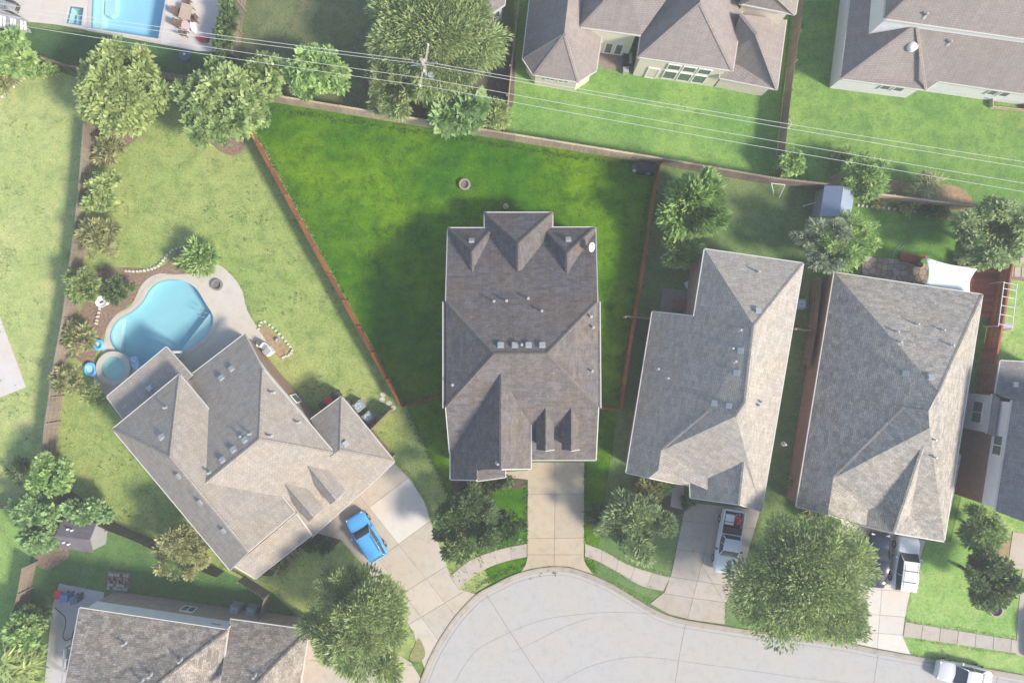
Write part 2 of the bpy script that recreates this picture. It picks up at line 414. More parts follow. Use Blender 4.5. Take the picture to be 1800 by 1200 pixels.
LAWNS = [
 ('far_left', [(-250,60),(0,92),(55,108),(165,148),(170,230),(160,330),(148,430),(133,540),(108,660),(95,760),(92,830),(60,882),(0,887),(-250,890)], (176,194,112), (198,203,132), (138,166,100), .75, 1, 'pale yellow-green lawn along the left edge beyond the garden fence'),
 ('far_left_low', [(-250,894),(48,889),(58,960),(42,1060),(22,1150),(0,1290),(-250,1290)], (138,182,84), (164,194,102), (108,154,72), .4, 2, 'bright green lawn in the lower left corner'),
 ('pool_yard', [(152,142),(412,166),(712,712),(864,1024),(800,1064),(735,1150),(640,1190),(478,1040),(270,947),(120,884),(96,804),(98,760),(111,660),(136,540),(151,430),(163,330),(173,230)], (152,176,92), (180,188,112), (116,146,74), .7, 3, 'dry yellow-green lawn around the kidney-shaped pool'),
 ('centre', [(414,168),(1158,288),(1086,715),(1046,1006),(864,1026),(712,712)], (66,124,12), (124,166,16), (40,90,8), .55, 4, 'deep green mown lawn of the centre lot'),
 ('upper_left', [(-250,10),(424,92),(415,163),(335,158),(140,128),(50,98),(-250,60)], (84,124,72), (96,134,78), (66,104,58), .2, 5, 'dark green turf strip behind the rectangular pool'),
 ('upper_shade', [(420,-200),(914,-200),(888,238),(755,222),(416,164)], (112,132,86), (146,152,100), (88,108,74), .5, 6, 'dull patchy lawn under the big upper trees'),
 ('upper_mid', [(917,-200),(1408,-200),(1360,318),(1160,286),(891,238)], (116,162,72), (150,186,88), (92,138,68), .45, 7, 'green lawn behind the cream-walled house'),
 ('upper_right', [(1411,-200),(2050,-200),(2050,412),(1690,370),(1363,318)], (112,156,70), (148,184,84), (88,130,64), .5, 8, 'green striped lawn in the upper right corner'),
 ('right_first', [(1160,290),(1450,337),(1424,490),(1398,880),(1284,1112),(1168,1062),(1049,1006),(1089,715)], (106,142,76), (140,158,96), (88,124,70), .5, 10, 'muted green lawn around the blue-grey roofed house'),
 ('right_second', [(1453,338),(1690,372),(1757,480),(1692,850),(1668,950),(1560,935),(1560,1142),(1288,1112),(1401,880),(1427,490)], (106,158,60), (134,184,70), (84,132,56), .35, 11, 'bright lawn beside the shade sail'),
 ('right_third', [(1692,374),(2050,425),(2050,1240),(1604,1152),(1563,1144),(1563,939),(1671,953),(1695,850),(1760,480)], (138,184,84), (176,196,112), (104,160,68), .6, 12, 'yellow-green front lawn near the right edge'),
 ('lower_left', [(62,900),(120,888),(270,951),(478,1044),(640,1194),(640,1340),(0,1340),(26,1150),(52,1000)], (96,142,70), (124,158,86), (76,118,62), .35, 13, 'green lawn between the shed and the lower left house'),
]
KL = {'centre': 1.02, 'pool_yard': 1.15, 'far_left': 1.12, 'upper_mid': 1.28, 'upper_right': 1.22, 'right_first': 1.15, 'right_second': 1.15, 'right_third': 1.25, 'far_left_low': 1.1}
HOLES = {'pool_yard': [offset_poly(POOLw, -.05)]}
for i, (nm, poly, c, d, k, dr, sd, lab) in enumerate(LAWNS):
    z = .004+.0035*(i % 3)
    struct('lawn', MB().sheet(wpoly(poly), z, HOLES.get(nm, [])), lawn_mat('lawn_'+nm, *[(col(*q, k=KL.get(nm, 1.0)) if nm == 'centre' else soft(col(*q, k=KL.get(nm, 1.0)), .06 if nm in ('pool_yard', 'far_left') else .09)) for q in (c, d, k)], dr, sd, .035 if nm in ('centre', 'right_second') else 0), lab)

CONC = concrete_mat('street_concrete', col(194,193,192), .3, col(197,192,186))
CONC_D = concrete_mat('driveway_concrete', col(200,188,168), .5)
CONC_L = concrete_mat('pale_driveway_concrete', col(205,197,186), .4)
CONC_N = concrete_mat('new_driveway_concrete', col(224,219,212), .2)
CONC_S = concrete_mat('sidewalk_concrete', col(196,188,180), .5)
CURBM = concrete_mat('kerb_concrete', col(174,168,160), .8)
DECK = concrete_mat('pool_deck_concrete', col(208,204,196), .35)
DECKW = concrete_mat('white_deck_concrete', col(216,212,212), .2)
TAR = plain('joint_tar', col(150,146,142), .9, var=.25)

EDGE = smooth_path([(722,1290),(736,1215),(748,1178),(760,1150),(780,1115),(805,1080),(838,1046),(870,1028),(900,1013),(932,1003),(965,998),(1000,999),(1038,1011),(1075,1028),(1110,1049),(1140,1067),(1172,1082),(1212,1092),(1270,1101),(1320,1109),(1400,1119),(1475,1129),(1545,1143),(1640,1160),(1800,1188),(2000,1224)], 5)
street_w = wpoly(EDGE)+[(W(2000,1500).x, W(2000,1500).y), (W(700,1500).x, W(700,1500).y)]
st = struct('street', MB().sheet(street_w, .018), CONC, 'pale concrete cul-de-sac street')
def strip(parent, pts, w, z, mat, name):
    P = [Vector(p) for p in pts]; mb = MB(); L = []; R = []
    for k, p in enumerate(P):
        d = (P[min(k+1, len(P)-1)]-P[max(k-1, 0)]).normalized(); nrm = Vector((-d.y, d.x))
        L.append(p+nrm*w/2); R.append(p-nrm*w/2)
    for k in range(len(P)-1): mb.face([(R[k].x,R[k].y,z),(R[k+1].x,R[k+1].y,z),(L[k+1].x,L[k+1].y,z),(L[k].x,L[k].y,z)])
    return mb.build(name, mat, parent)
for pts in ([(852,1040),(900,1115),(960,1205),(990,1250)], [(1206,1090),(1196,1140),(1186,1205),(1180,1250)], [(1545,1143),(1540,1170),(1535,1205),(1530,1250)],
            [(1755,1180),(1748,1215),(1742,1250)]):
    strip(st, wpoly(pts), .055, .0215, TAR, 'slab_joint')
for pts in ([(960,1212),(1000,1188),(1050,1166),(1110,1154),(1160,1156),(1196,1161),(1300,1175),(1420,1192),(1535,1204)], [(790,1215),(830,1150),(880,1118),(950,1090),(1010,1080),(1080,1075),(1150,1078)],
            [(900,1145),(930,1132),(990,1102),(1040,1085)]):
    strip(st, wpoly(smooth_path(pts, 6)), .026, .0245, TAR, 'slab_joint')
# rolled kerb: a real step along the street edge
kw = wpoly(EDGE); kb = MB(); KP = [Vector(p) for p in kw]
prof = [(-.34,.021), (-.26,.03), (-.12,.07), (-.02,.10), (.12,.105), (.14,.0)]
rows = []
for k, p in enumerate(KP):
    d = (KP[min(k+1, len(KP)-1)]-KP[max(k-1, 0)]).normalized(); nrm = Vector((-d.y, d.x))
    rows.append([Vector((p.x+nrm.x*a, p.y+nrm.y*a, z)) for a, z in prof])
for k in range(len(rows)-1):
    for q in range(len(prof)-1): kb.face([rows[k][q], rows[k+1][q], rows[k+1][q+1], rows[k][q+1]])
struct('kerb', kb, CURBM, 'low rolled concrete kerb along the street')
strip(st, [(p.x+ (0), p.y) for p in [Vector(wpoly([e])[0]) for e in EDGE]], .0, .02, TAR, 'slab_joint') if False else None
gut = []
for k, p in enumerate(KP):
    d = (KP[min(k+1, len(KP)-1)]-KP[max(k-1, 0)]).normalized(); nrm = Vector((-d.y, d.x)); q = p-nrm*.62; gut.append((q.x, q.y))
strip(st, gut, .028, .0275, TAR, 'slab_joint')

PAVED = []
def slabs(name, poly, cuts, z, mat, label, special=None):
    """a paved surface whose slabs are cut by real joints"""
    root = struct(name, MB().sheet(offset_poly(poly, .03), .02), CURBM, label); PAVED.append(poly)
    for i, P in enumerate(split_all([poly], cuts, .03)):
        cx = sum(p[0] for p in P)/len(P); cy = sum(p[1] for p in P)/len(P)
        m = mat
        if special:
            for (sx, sy, sm) in special:
                c = W(sx, sy)
                if abs(cx-c.x) < 1.3 and abs(cy-c.y) < 1.3: m = sm
        MB().prism(P, .0, z+.001*(i % 3)).build('slab', m, root)
    return root
def cut(*p): return [(W(a[0], a[1]).to_2d()[:], W(b[0], b[1]).to_2d()[:]) for a, b in p]

slabs('driveway', wpoly([(928,812),(1027,812),(1026,980),(1030,992),(1042,1008),(1020,1001),(1000,995),(965,994),(932,999),(916,1004),(924,992),(927,980)]),
      cut(((976,800),(974,1020)), ((900,868),(1060,868)), ((900,946),(1060,944)), ((900,974),(1060,974))), .045, CONC_D, 'warm concrete driveway in front of the centre house garage')
slabs('driveway', wpoly([(556,936),(650,852),(692,813),(722,843),(745,880),(765,940),(792,1013),(806,1034),(836,1043),(804,1077),(777,1114),(758,1148),(747,1176),(738,1150),(727,1110),(690,1052),(600,948)]),
      cut(((560,958),(720,838)), ((640,880),(808,1090)), ((590,880),(760,1110)) , ((640,1000),(770,905)), ((676,1062),(800,985)), ((706,1104),(830,1030))), .05, CONC_L, 'wide concrete driveway under the blue car',
      [(697,936,CONC_N), (735,912,CONC_N)])
slabs('driveway', wpoly([(540,1112),(600,1130),(700,1150),(722,1163),(742,1195),(734,1225),(720,1290),(520,1290)]), cut(((525,1158),(760,1170)), ((640,1100),(640,1300)), ((500,1215),(780,1225))), .044, CONC_L, 'concrete driveway below the large lower left tree')
slabs('driveway', wpoly([(1206,882),(1180,1008),(1168,1040),(1143,1060),(1176,1078),(1214,1088),(1274,1096),(1274,1064),(1284,1038),(1306,1000),(1336,896)]),
      cut(((1205,915),(1340,930)), ((1195,965),(1330,985)), ((1175,1012),(1300,1032)), ((1150,1040),(1300,1062)), ((1262,880),(1205,1100)), ((1205,945),(1275,1062))), .047, CONC_S, 'grey concrete driveway under the white pickup')
slabs('driveway', wpoly([(1478,910),(1626,950),(1600,1036),(1589,1090),(1586,1118),(1600,1149),(1545,1139),(1456,1121),(1476,1108),(1490,1060)]),
      cut(((1440,965),(1650,980)), ((1450,1030),(1650,1042)), ((1440,1072),(1650,1088)), ((1440,1104),(1650,1120)), ((1560,900),(1540,1160))), .043, CONC_N, 'pale concrete driveway beside the white sport utility car')
def sidewalk(top, bot, n, label):
    a = [Vector(p) for p in wpoly(smooth_path(top, 8))]; b = [Vector(p) for p in wpoly(smooth_path(bot, 8))]
    def rs(P, t):
        L = [0]
        for i in range(1, len(P)): L.append(L[-1]+(P[i]-P[i-1]).length)
        d = t*L[-1]
        for i in range(1, len(P)):
            if d <= L[i]+1e-9:
                u = (d-L[i-1])/max(1e-9, L[i]-L[i-1]); return P[i-1].lerp(P[i], u)
        return P[-1]
    root = struct('sidewalk', MB().sheet([rs(a, i/24)[:] for i in range(25)]+[rs(b, i/24)[:] for i in range(24, -1, -1)], .018), CURBM, label)
    for i in range(n):
        t0, t1 = i/n+.0016, (i+1)/n-.0016; m = 4
        P = [rs(a, t0+(t1-t0)*k/m)[:] for k in range(m+1)]+[rs(b, t1-(t1-t0)*k/m)[:] for k in range(m+1)]
        MB().prism(P, 0, .055+.003*random.random()).build('slab', CONC_S, root)
sidewalk([(792,1012),(820,988),(850,974),(886,963),(926,955)], [(806,1034),(832,1012),(862,995),(896,984),(926,978)], 5, 'curved concrete sidewalk left of the centre driveway')
sidewalk([(1028,955),(1062,968),(1100,990),(1140,1004),(1178,1014)], [(1028,977),(1052,986),(1088,1006),(1126,1028),(1166,1038)], 5, 'curved concrete sidewalk right of the centre driveway')
sidewalk([(1591,1092),(1680,1107),(1785,1124),(1870,1140)], [(1587,1117),(1680,1131),(1785,1147),(1870,1163)], 9, 'straight concrete sidewalk in the lower right corner')
def bed(poly, mat, label, z=.019):
    return struct('flower_bed', MB().sheet(wpoly(smooth_path(poly, 5, True)), z), mat, label)
bed([(800,838),(925,832),(915,858),(870,862),(845,905),(812,900)], MULCHD, 'dark planting bed along the centre house front')
bed([(280,470),(318,436),(350,425),(372,460),(348,478),(322,489),(285,489),(262,497),(245,520),(215,545),(196,562),(176,600),(160,640),(128,620),(140,560),(165,480),(215,470)], MULCH, 'bare brown garden bed curving around the pool')
bed([(455,1000),(520,940),(600,925),(596,952),(570,965),(520,968),(505,995),(480,1012)], MULCHD, 'planting bed with round shrubs by the lower left gable')
bed([(1510,358),(1600,364),(1680,376),(1672,384),(1590,374),(1512,362)], MULCH, 'narrow planting bed along the back fence')
bed([(1450,330),(1520,345),(1700,372),(1688,330),(1600,320),(1480,305)], SOIL, 'bare soil strip behind the tan back fence')
bed([(1120,842),(1180,850),(1200,900),(1150,905),(1110,880)], MULCHD, 'planting bed under the front shrubs of the blue-grey house')
bed([(1710,930),(1775,935),(1770,990),(1735,985),(1725,960)], SOIL, 'sandy bed with a ring near the right edge')
bed([(170,120),(410,150),(420,170),(430,260),(385,265),(300,180),(250,235),(190,275),(165,230)], MULCH, 'brown mulch under the back corner trees')
bed([(60,980),(110,960),(120,978),(80,1000)], MULCH, 'brown mulch beside the garden shed')
bed([(95,850),(125,862),(160,890),(210,925),(270,950),(250,955),(150,905),(95,880)], MULCHD, 'dark bed along the lower garden fence')
bed([(1055,90),(1110,98),(1108,122),(1054,118)], plain('worn_patio', col(150,136,130), .9, var=.2), 'worn grey patio in the courtyard of the cream house', .022)
bed([(640,150),(760,170),(885,205),(905,130),(900,60),(860,40),(700,100)], plain('dark_soil', col(112,100,88), .95, var=.35, scale=3), 'bare dark soil under the big upper tree', .013)  # soil in a darker tone than the other bare beds
verge = struct('flower_bed', MB().sheet(wpoly(smooth_path([(736,1120),(746,1138),(747,1152),(738,1161),(724,1160),(720,1152),(728,1136)], 5, True)), .06), plain('dry_grass', col(150,150,100), .95, var=.3), 'small dry planting island beside the kerb')

# stone edging rings and rows
def edging(path, label, r=.13, mat=STONEW):
    P = [Vector(p) for p in wpoly(smooth_path(path, 10))]; root = empty('stone_edging', (P[0].x, P[0].y, 0), 0, label, 'garden edging')
    acc = 0; last = P[0]; shapes = []
    for k in range(3):
        mb = MB(); pts = [(math.cos(a)*r*random.uniform(.8,1.2), math.sin(a)*r*.8*random.uniform(.8,1.2)) for a in [i*PI/3 for i in range(6)]]
        mb.prism(pts, 0, .13+.03*k); shapes.append(mb.mesh('edging_stone', mat))
    for p in P:
        if (p-last).length >= r*1.95:
            o = bpy.data.objects.new('edging_stone', random.choice(shapes)); COL.objects.link(o); o.parent = root
            o.location = (p.x-P[0].x, p.y-P[0].y, 0); o.rotation_euler = (0, 0, random.uniform(0, 6)); last = p
    return root
edging([(216,476),(245,477),(275,470),(290,455),(305,440),(325,433)], 'wavy white stone edging between lawn and pool bed')
edging([(-6,180),(24,153),(52,131)], 'pale stone edging at the left edge below the bright bush')
edging([(178,515),(176,540),(170,570)], 'short white stone edging beside the round birdbath')
edging([(1503,361),(1590,370),(1670,383)], 'straight white stone edging in front of the back fence bed')
edging([(453,585),(466,565),(513,613),(498,628)], 'white stone border around the side patio furniture', .12)

# ---- kidney pool
def ring(inner, outer, z0, z1):
    mb = MB(); n = len(inner)
    for i in range(n):
        j = (i+1) % n
        mb.face([(*inner[i], z1), (*inner[j], z1), (*outer[j], z1), (*outer[i], z1)][::-1] if False else [(*outer[i], z1), (*outer[j], z1), (*inner[j], z1), (*inner[i], z1)])
        mb.face([(*outer[j], z1), (*outer[i], z1), (*outer[i], z0), (*outer[j], z0)]); mb.face([(*inner[i], z1), (*inner[j], z1), (*inner[j], z0), (*inner[i], z0)])
    return mb
def pool(outline, name, floor_mat, label, depth, coping_mat, level=-.08, cw=.36):
    c = Vector((sum(p[0] for p in outline)/len(outline), sum(p[1] for p in outline)/len(outline), 0))
    root = empty(name, c, 0, label, 'swimming pool')
    b = MB(); n = len(outline)
    for i in range(n):
        j = (i+1) % n; b.face([(*outline[i], .03), (*outline[j], .03), (*outline[j], -depth), (*outline[i], -depth)])
    b.sheet(outline, -depth); b.build('basin', floor_mat, root)
    ring(outline, offset_poly(outline, -cw), 0, .085).build('coping', coping_mat, root)
    tb = MB(); inn = offset_poly(outline, .004)
    for i in range(n):
        j = (i+1) % n; tb.face([(*inn[i], .03), (*inn[j], .03), (*inn[j], -.2), (*inn[i], -.2)])
    tb.build('tile_band', plain('blue_waterline_tile', (.10,.22,.32,1), .3, var=.35, scale=9), root)
    MB().sheet(offset_poly(outline, .01), level).build('water', WATER, root)
    return root
p1 = pool(POOLw, 'kidney_pool', POOLB, 'kidney-shaped blue pool behind the left house', 1.0, DECK)
ledge = clip_half(clip_half(POOLw, W(318,612).to_2d()[:], W(380,540).to_2d()[:], 0) if False else POOLw, W(312,640).to_2d()[:], W(330,590).to_2d()[:], 0)
def inside_clip(poly, path):            # cut a ledge out of the pool outline along a line
    for a, b in zip(path[:-1], path[1:]): poly = clip_half(poly, W(*a).to_2d()[:], W(*b).to_2d()[:], 0)
    return poly
led = inside_clip(POOLw, [(380,532),(318,612)])
if area(led) > area(POOLw)*.5: led = inside_clip(POOLw, [(318,612),(380,532)])
MB().prism(offset_poly(led, .02), -.99, -.3).build('tanning_ledge', POOLL, p1)
led2 = inside_clip(POOLw, [(208,610),(212,556)])
if area(led2) > area(POOLw)*.5: led2 = inside_clip(POOLw, [(212,556),(208,610)])
MB().prism(offset_poly(led2, .02), -.98, -.4).build('step', POOLL, p1)
rl = W(352,548)
for s_ in (-.22, .22):
    p_ = Vector((rl.x+s_*.5, rl.y+s_*.85, 0)); MB().tube([p_+Vector((.55,-.3,.05)), p_+Vector((.52,-.28,.55)), p_+Vector((.25,-.14,.6)), p_+Vector((.0,.0,.3)), p_+Vector((-.05,.03,-.35))], .022, 6).build('handrail', GREYM, p1)
deck_out = wpoly(smooth_path([(250,500),(275,482),(305,482),(345,480),(358,470),(378,463),(402,478),(425,508),(435,545),(452,575),(470,610),(440,650),(330,700),(240,720),(195,700),(172,685),(165,660),(178,625),(183,600),(188,575),(205,552),(232,535)], 4, True))
PAVED.append(deck_out)
struct('pool_deck', ring(offset_poly(POOLw, -.34), offset_poly(POOLw, -.35), 0, .05) if False else MB().sheet(deck_out, .052, [offset_poly(POOLw, -.1)]), DECK, 'pale concrete deck wrapping the kidney-shaped pool')
# ---- round spa
sc_ = W(203,647); spa = empty('round_spa', sc_, 0, 'round raised spa beside the kidney-shaped pool', 'spa')
ring([(sc_.x+1.05*math.cos(a), sc_.y+1.05*math.sin(a)) for a in np.linspace(0, 2*PI, 33)[:-1]], [(sc_.x+1.5*math.cos(a), sc_.y+1.5*math.sin(a)) for a in np.linspace(0, 2*PI, 33)[:-1]], .0, .38).build('rim', DECK, spa)
MB().lathe(sc_, [(1.06,.36),(1.06,.12),(.58,.12),(.55,.07),(.02,.07)], 28).build('basin', plain('spa_plaster', (.40,.58,.57,1), .7, var=.1), spa)
MB().sheet([(sc_.x+1.05*math.cos(a), sc_.y+1.05*math.sin(a)) for a in np.linspace(0, 2*PI, 29)[:-1]], .33).build('water', water_mat('spa_water', (.82,.95,.94,1)), spa)
# ---- rectangular pool, top left
p2 = pool(POOL2w, 'rectangular_pool', POOLR, 'bright blue rectangular pool at the top edge', 1.4, DECKW, -.08, .3)
MB().prism(offset_poly(wpoly([(160,-20),(176,-20),(172,52),(160,50)]), .03), -1.39, -.5).build('bench', POOLL, p2)
MB().prism(offset_poly(wpoly([(177,-20),(196,-20),(194,16),(184,22),(176,20)]), .0), -1.38, -.7).build('step', POOLL, p2)
p3 = pool(SPA2w, 'square_spa', POOLL, 'small square spa joined to the rectangular pool', .9, DECKW, -.06, .22)
MB().prism(wpoly([(130,24),(146,26),(143,44),(128,41)]), -.89, -.45).build('step', POOLR, p3)
struct('pool_deck', MB().sheet(wpoly([(-40,-80),(430,-80),(405,20),(390,55),(386,92),(345,90),(100,44),(-40,30)]), .05, [offset_poly(POOL2w, -.1), offset_poly(SPA2w, -.1)]), DECKW, 'white concrete deck around the rectangular pool')
# other paved places
struct('patio', MB().prism(wpoly([(-120,520),(0,556),(46,680),(-10,702),(-120,700)]), 0, .08), DECKW, 'white concrete patio at the left edge')
struct('patio', MB().prism(wpoly([(1165,506),(1222,512),(1218,556),(1159,549)]), 0, .07), concrete_mat('grey_patio', col(168,160,154), .5), 'small grey patio with the red table')
struct('patio', MB().prism(wpoly([(105,1025),(184,1040),(182,1052),(150,1075),(128,1110),(110,1250),(74,1250),(88,1110),(94,1060)]), 0, .07), concrete_mat('blue_grey_patio', col(206,206,212), .25), 'pale concrete side path of the lower left house')
struct('path', MB().prism(wpoly([(1183,845),(1203,848),(1200,895),(1178,890)]), 0, .05), CONC_S, 'short entry walk to the blue-grey house')
struct('path', MB().prism(wpoly([(888,828),(928,826),(928,842),(888,838)]), 0, .06), CONC_D, 'short entry walk at the centre house door')
struct('path', MB().prism(wpoly([(1780,934),(1860,945),(1860,1010),(1771,995)]), 0, .05), CONC_L, 'entry walk at the right edge')
struct('driveway', MB().prism(wpoly([(1797,1000),(1900,1010),(1880,1170),(1785,1150),(1790,1070)]), 0, .04), CONC_S, 'driveway at the right edge')
struct('path', MB().prism(wpoly([(598,908),(632,884),(640,893),(606,930)]), 0, .062), CONC_L, 'short entry walk at the left house')
# flagstone patio by the shade sail
fp = wpoly([(1518,449),(1580,456),(1632,464),(1628,500),(1570,494),(1512,482)])
fl = struct('patio', MB().prism(fp, 0, .03), MULCHD, 'mottled flagstone patio behind the grey house')
FSM = [plain('flagstone_%d' % i, col(*c), .9, var=.2, scale=5) for i, c in enumerate([(178,162,150), (196,182,168), (160,146,136), (186,160,140)])]
xs = [p[0] for p in fp]; ys = [p[1] for p in fp]; cell = .55; seeds = []
y = min(ys)
while y < max(ys)+cell:
    x = min(xs)
    while x < max(xs)+cell:
        seeds.append((x+random.uniform(-.2,.2), y+random.uniform(-.2,.2))); x += cell
    y += cell
for i, s_ in enumerate(seeds):
    P = [(s_[0]-.8, s_[1]-.8), (s_[0]+.8, s_[1]-.8), (s_[0]+.8, s_[1]+.8), (s_[0]-.8, s_[1]+.8)]
    for q in seeds:
        if q is s_ or math.hypot(q[0]-s_[0], q[1]-s_[1]) > 1.7: continue
        mx, my = (q[0]+s_[0])/2, (q[1]+s_[1])/2; dx, dy = q[0]-s_[0], q[1]-s_[1]
        P = clip_half(P, (mx, my), (mx-dy, my+dx), .02)
        if len(P) < 3: break
    if len(P) < 3: continue
    for k in range(len(fp)):        # keep to the patio outline (convex enough)
        a, b = fp[k], fp[(k+1) % len(fp)]
        cx, cy = sum(xs)/len(xs), sum(ys)/len(ys)
        if ((b[0]-a[0])*(cy-a[1])-(b[1]-a[1])*(cx-a[0])) < 0: a, b = b, a
        P = clip_half(P, a, b, .02)
        if len(P) < 3: break
    if len(P) > 2 and area(P) > .04: MB().prism(P, .0, .055+random.uniform(0,.012)).build('flagstone', random.choice(FSM), fl)
# paver stepping path by the swing frame
pv = struct('path', MB().prism(wpoly([(1758,470),(1830,478),(1830,500),(1756,487)]), 0, .02), MULCH, 'row of square pavers beside the playset')
for k in range(6):
    a = 1758+k*12.5; MB().prism(wpoly([(a,467+k),(a+11,468+k),(a+10,485+k),(a-1,484+k)]), 0, .06).build('paver', CONC_S, pv)
pv2 = struct('path', MB().prism(wpoly([(1766,440),(1860,450),(1860,466),(1760,458)]), 0, .02), MULCH, 'large slabs beside the tree at the right edge')
for k in range(3):
    a = 1768+k*26; MB().prism(wpoly([(a,440+2*k),(a+23,442+2*k),(a+22,462+2*k),(a-2,460+2*k)]), 0, .06).build('paver', CONC_S, pv2)
for (x, y, w_) in ((674,693,'highest'),(672,702,'second highest'),(684,708,'third highest'),(691,716,'lowest')):
    c = W(x, y); put(MB().prism([(c.x+.27*math.cos(a)*random.uniform(.8,1.2), c.y+.22*math.sin(a)*random.uniform(.8,1.2)) for a in [i*PI/4 for i in range(8)]], 0, .05).build('stepping_stone', STONEW), w_+' flat pale stepping stone in the lawn beside the air conditioners', 'stepping stone', 'stepping stones by the lot line')
# ------------------------------------------------------------------ fences
POSTS = {}
def fence(pts, label, h=1.8, mat=WOOD_G, plen=2.4, pw=.14, side=1, name='wooden_fence', cap=False):
    P = [W(*p) for p in pts]; root = empty(name, P[0], 0, label, 'fence')
    key = (mat.name, h)
    if key not in POSTS: POSTS[key] = MB().box((0,0,(h+.05)/2), (.1,.1,h+.05)).mesh('post', mat)
    for a, b in zip(P[:-1], P[1:]):
        d = b-a; L = d.length; n = max(1, round(L/plen)); u = d/L; nr = Vector((-u.y, u.x, 0))*side; ang = math.atan2(u.y, u.x)
        for i in range(n):
            q0 = a+d*(i/n); q1 = a+d*((i+1)/n); mb = MB(); m = max(1, int((q1-q0).length/pw)); dz = random.uniform(-.05,.05)
            for k in range(m):
                c = q0.lerp(q1, (k+.5)/m); hh = h+dz+random.uniform(-.025,.025)
                mb.box(c+nr*.05+Vector((0,0,.04+hh/2)), ((q1-q0).length/m-.012, .02, hh), ang)
            for z in (.4, h*.55, h-.25): mb.bar(q0+Vector((0,0,z)), q1+Vector((0,0,z)), .05, .09)
            if cap: mb.bar(q0+nr*.03+Vector((0,0,h+.09)), q1+nr*.03+Vector((0,0,h+.09)), .16, .04)
            put(mb.build('picket_panel', mat, root), kind='stuff')
            o = bpy.data.objects.new('post', POSTS[key]); COL.objects.link(o); o.parent = root; o.location = q0-root.location-nr*.07; o.rotation_euler = (0,0,ang)
    return root
fence([(0,84),(55,100),(140,130),(335,158),(412,168)], 'weathered fence behind the upper left trees', 1.8, WOOD_G)
fence([(412,168),(755,224),(1157,289)], 'long tan wooden fence across the back of the centre lot', 1.9, WOOD_T, side=-1, cap=True)
fence([(1158,289),(1345,322),(1452,334)], 'grey weathered back fence above the bright crape myrtle', 1.9, WOOD_G, side=-1, cap=True)
fence([(1505,347),(1690,370),(1800,390),(1900,408)], 'tan weathered back fence behind the stone-edged bed', 1.9, WOOD_T, side=-1, cap=True)
fence([(414,172),(560,440),(710,711)], 'orange-brown fence between the pool yard and the centre lot', 1.7, WOOD_O, side=-1)
fence([(1155,292),(1122,500),(1088,716)], 'orange-brown fence on the right side of the centre lot', 1.7, WOOD_O, side=-1)
fence([(711,712),(786,692)], 'short orange fence joining the centre house on its left', 1.7, WOOD_O, side=-1)
fence([(1050,714),(1087,716)], 'short orange fence joining the centre house on its right', 1.7, WOOD_O, side=-1)
fence([(172,228),(166,310),(158,395),(148,470),(136,560),(119,650),(106,740),(99,808)], 'grey curving fence behind the pool garden shrubs', 1.8, WOOD_G, side=-1, cap=True)
fence([(124,884),(205,922),(270,948),(340,982),(395,1004)], 'grey fence between the shed yard and the left house', 1.7, WOOD_G)
fence([(430,1012),(474,1040),(462,1092)], 'low grey fence beside the lower left gable', 1.5, WOOD_G)
fence([(66,985),(58,1030),(46,1080),(36,1140)], 'leaning brown fence left of the lower patio', 1.8, WOOD_G, side=-1)
fence([(-20,888),(52,886)], 'short dark fence at the lower left edge', 1.6, WOOD_G)
fence([(888,232),(898,130),(914,0),(925,-60)], 'tan fence left of the cream-walled house', 1.8, WOOD_T, side=-1)
fence([(1362,310),(1378,170),(1398,20),(1406,-60)], 'brown fence right of the cream-walled house', 1.8, WOOD_G)
fence([(421,110),(425,60),(436,-20)], 'brown fence beside the rectangular pool deck hedge', 1.8, WOOD_G)
fence([(1428,492),(1418,580),(1408,640)], 'narrow fence between the two grey roofed right houses', 1.7, WOOD_G)
fence([(1385,578),(1412,582)], 'short side gate fence behind the blue-grey house', 1.7, WOOD_T)
fence([(1752,468),(1735,570),(1712,700),(1688,850)], 'long red stained fence right of the big grey roof', 1.8, WOOD_R, side=1, cap=True)
fence([(1692,452),(1683,505)], 'low red stained screen at the deck edge', 1.2, WOOD_R)
fence([(1095,557),(1146,562)], 'thin pale fence joining the blue-grey house', 1.5, WOOD_T)
fence([(655,755),(692,718)], 'grey gate fence beside the air conditioners', 1.6, WOOD_G)
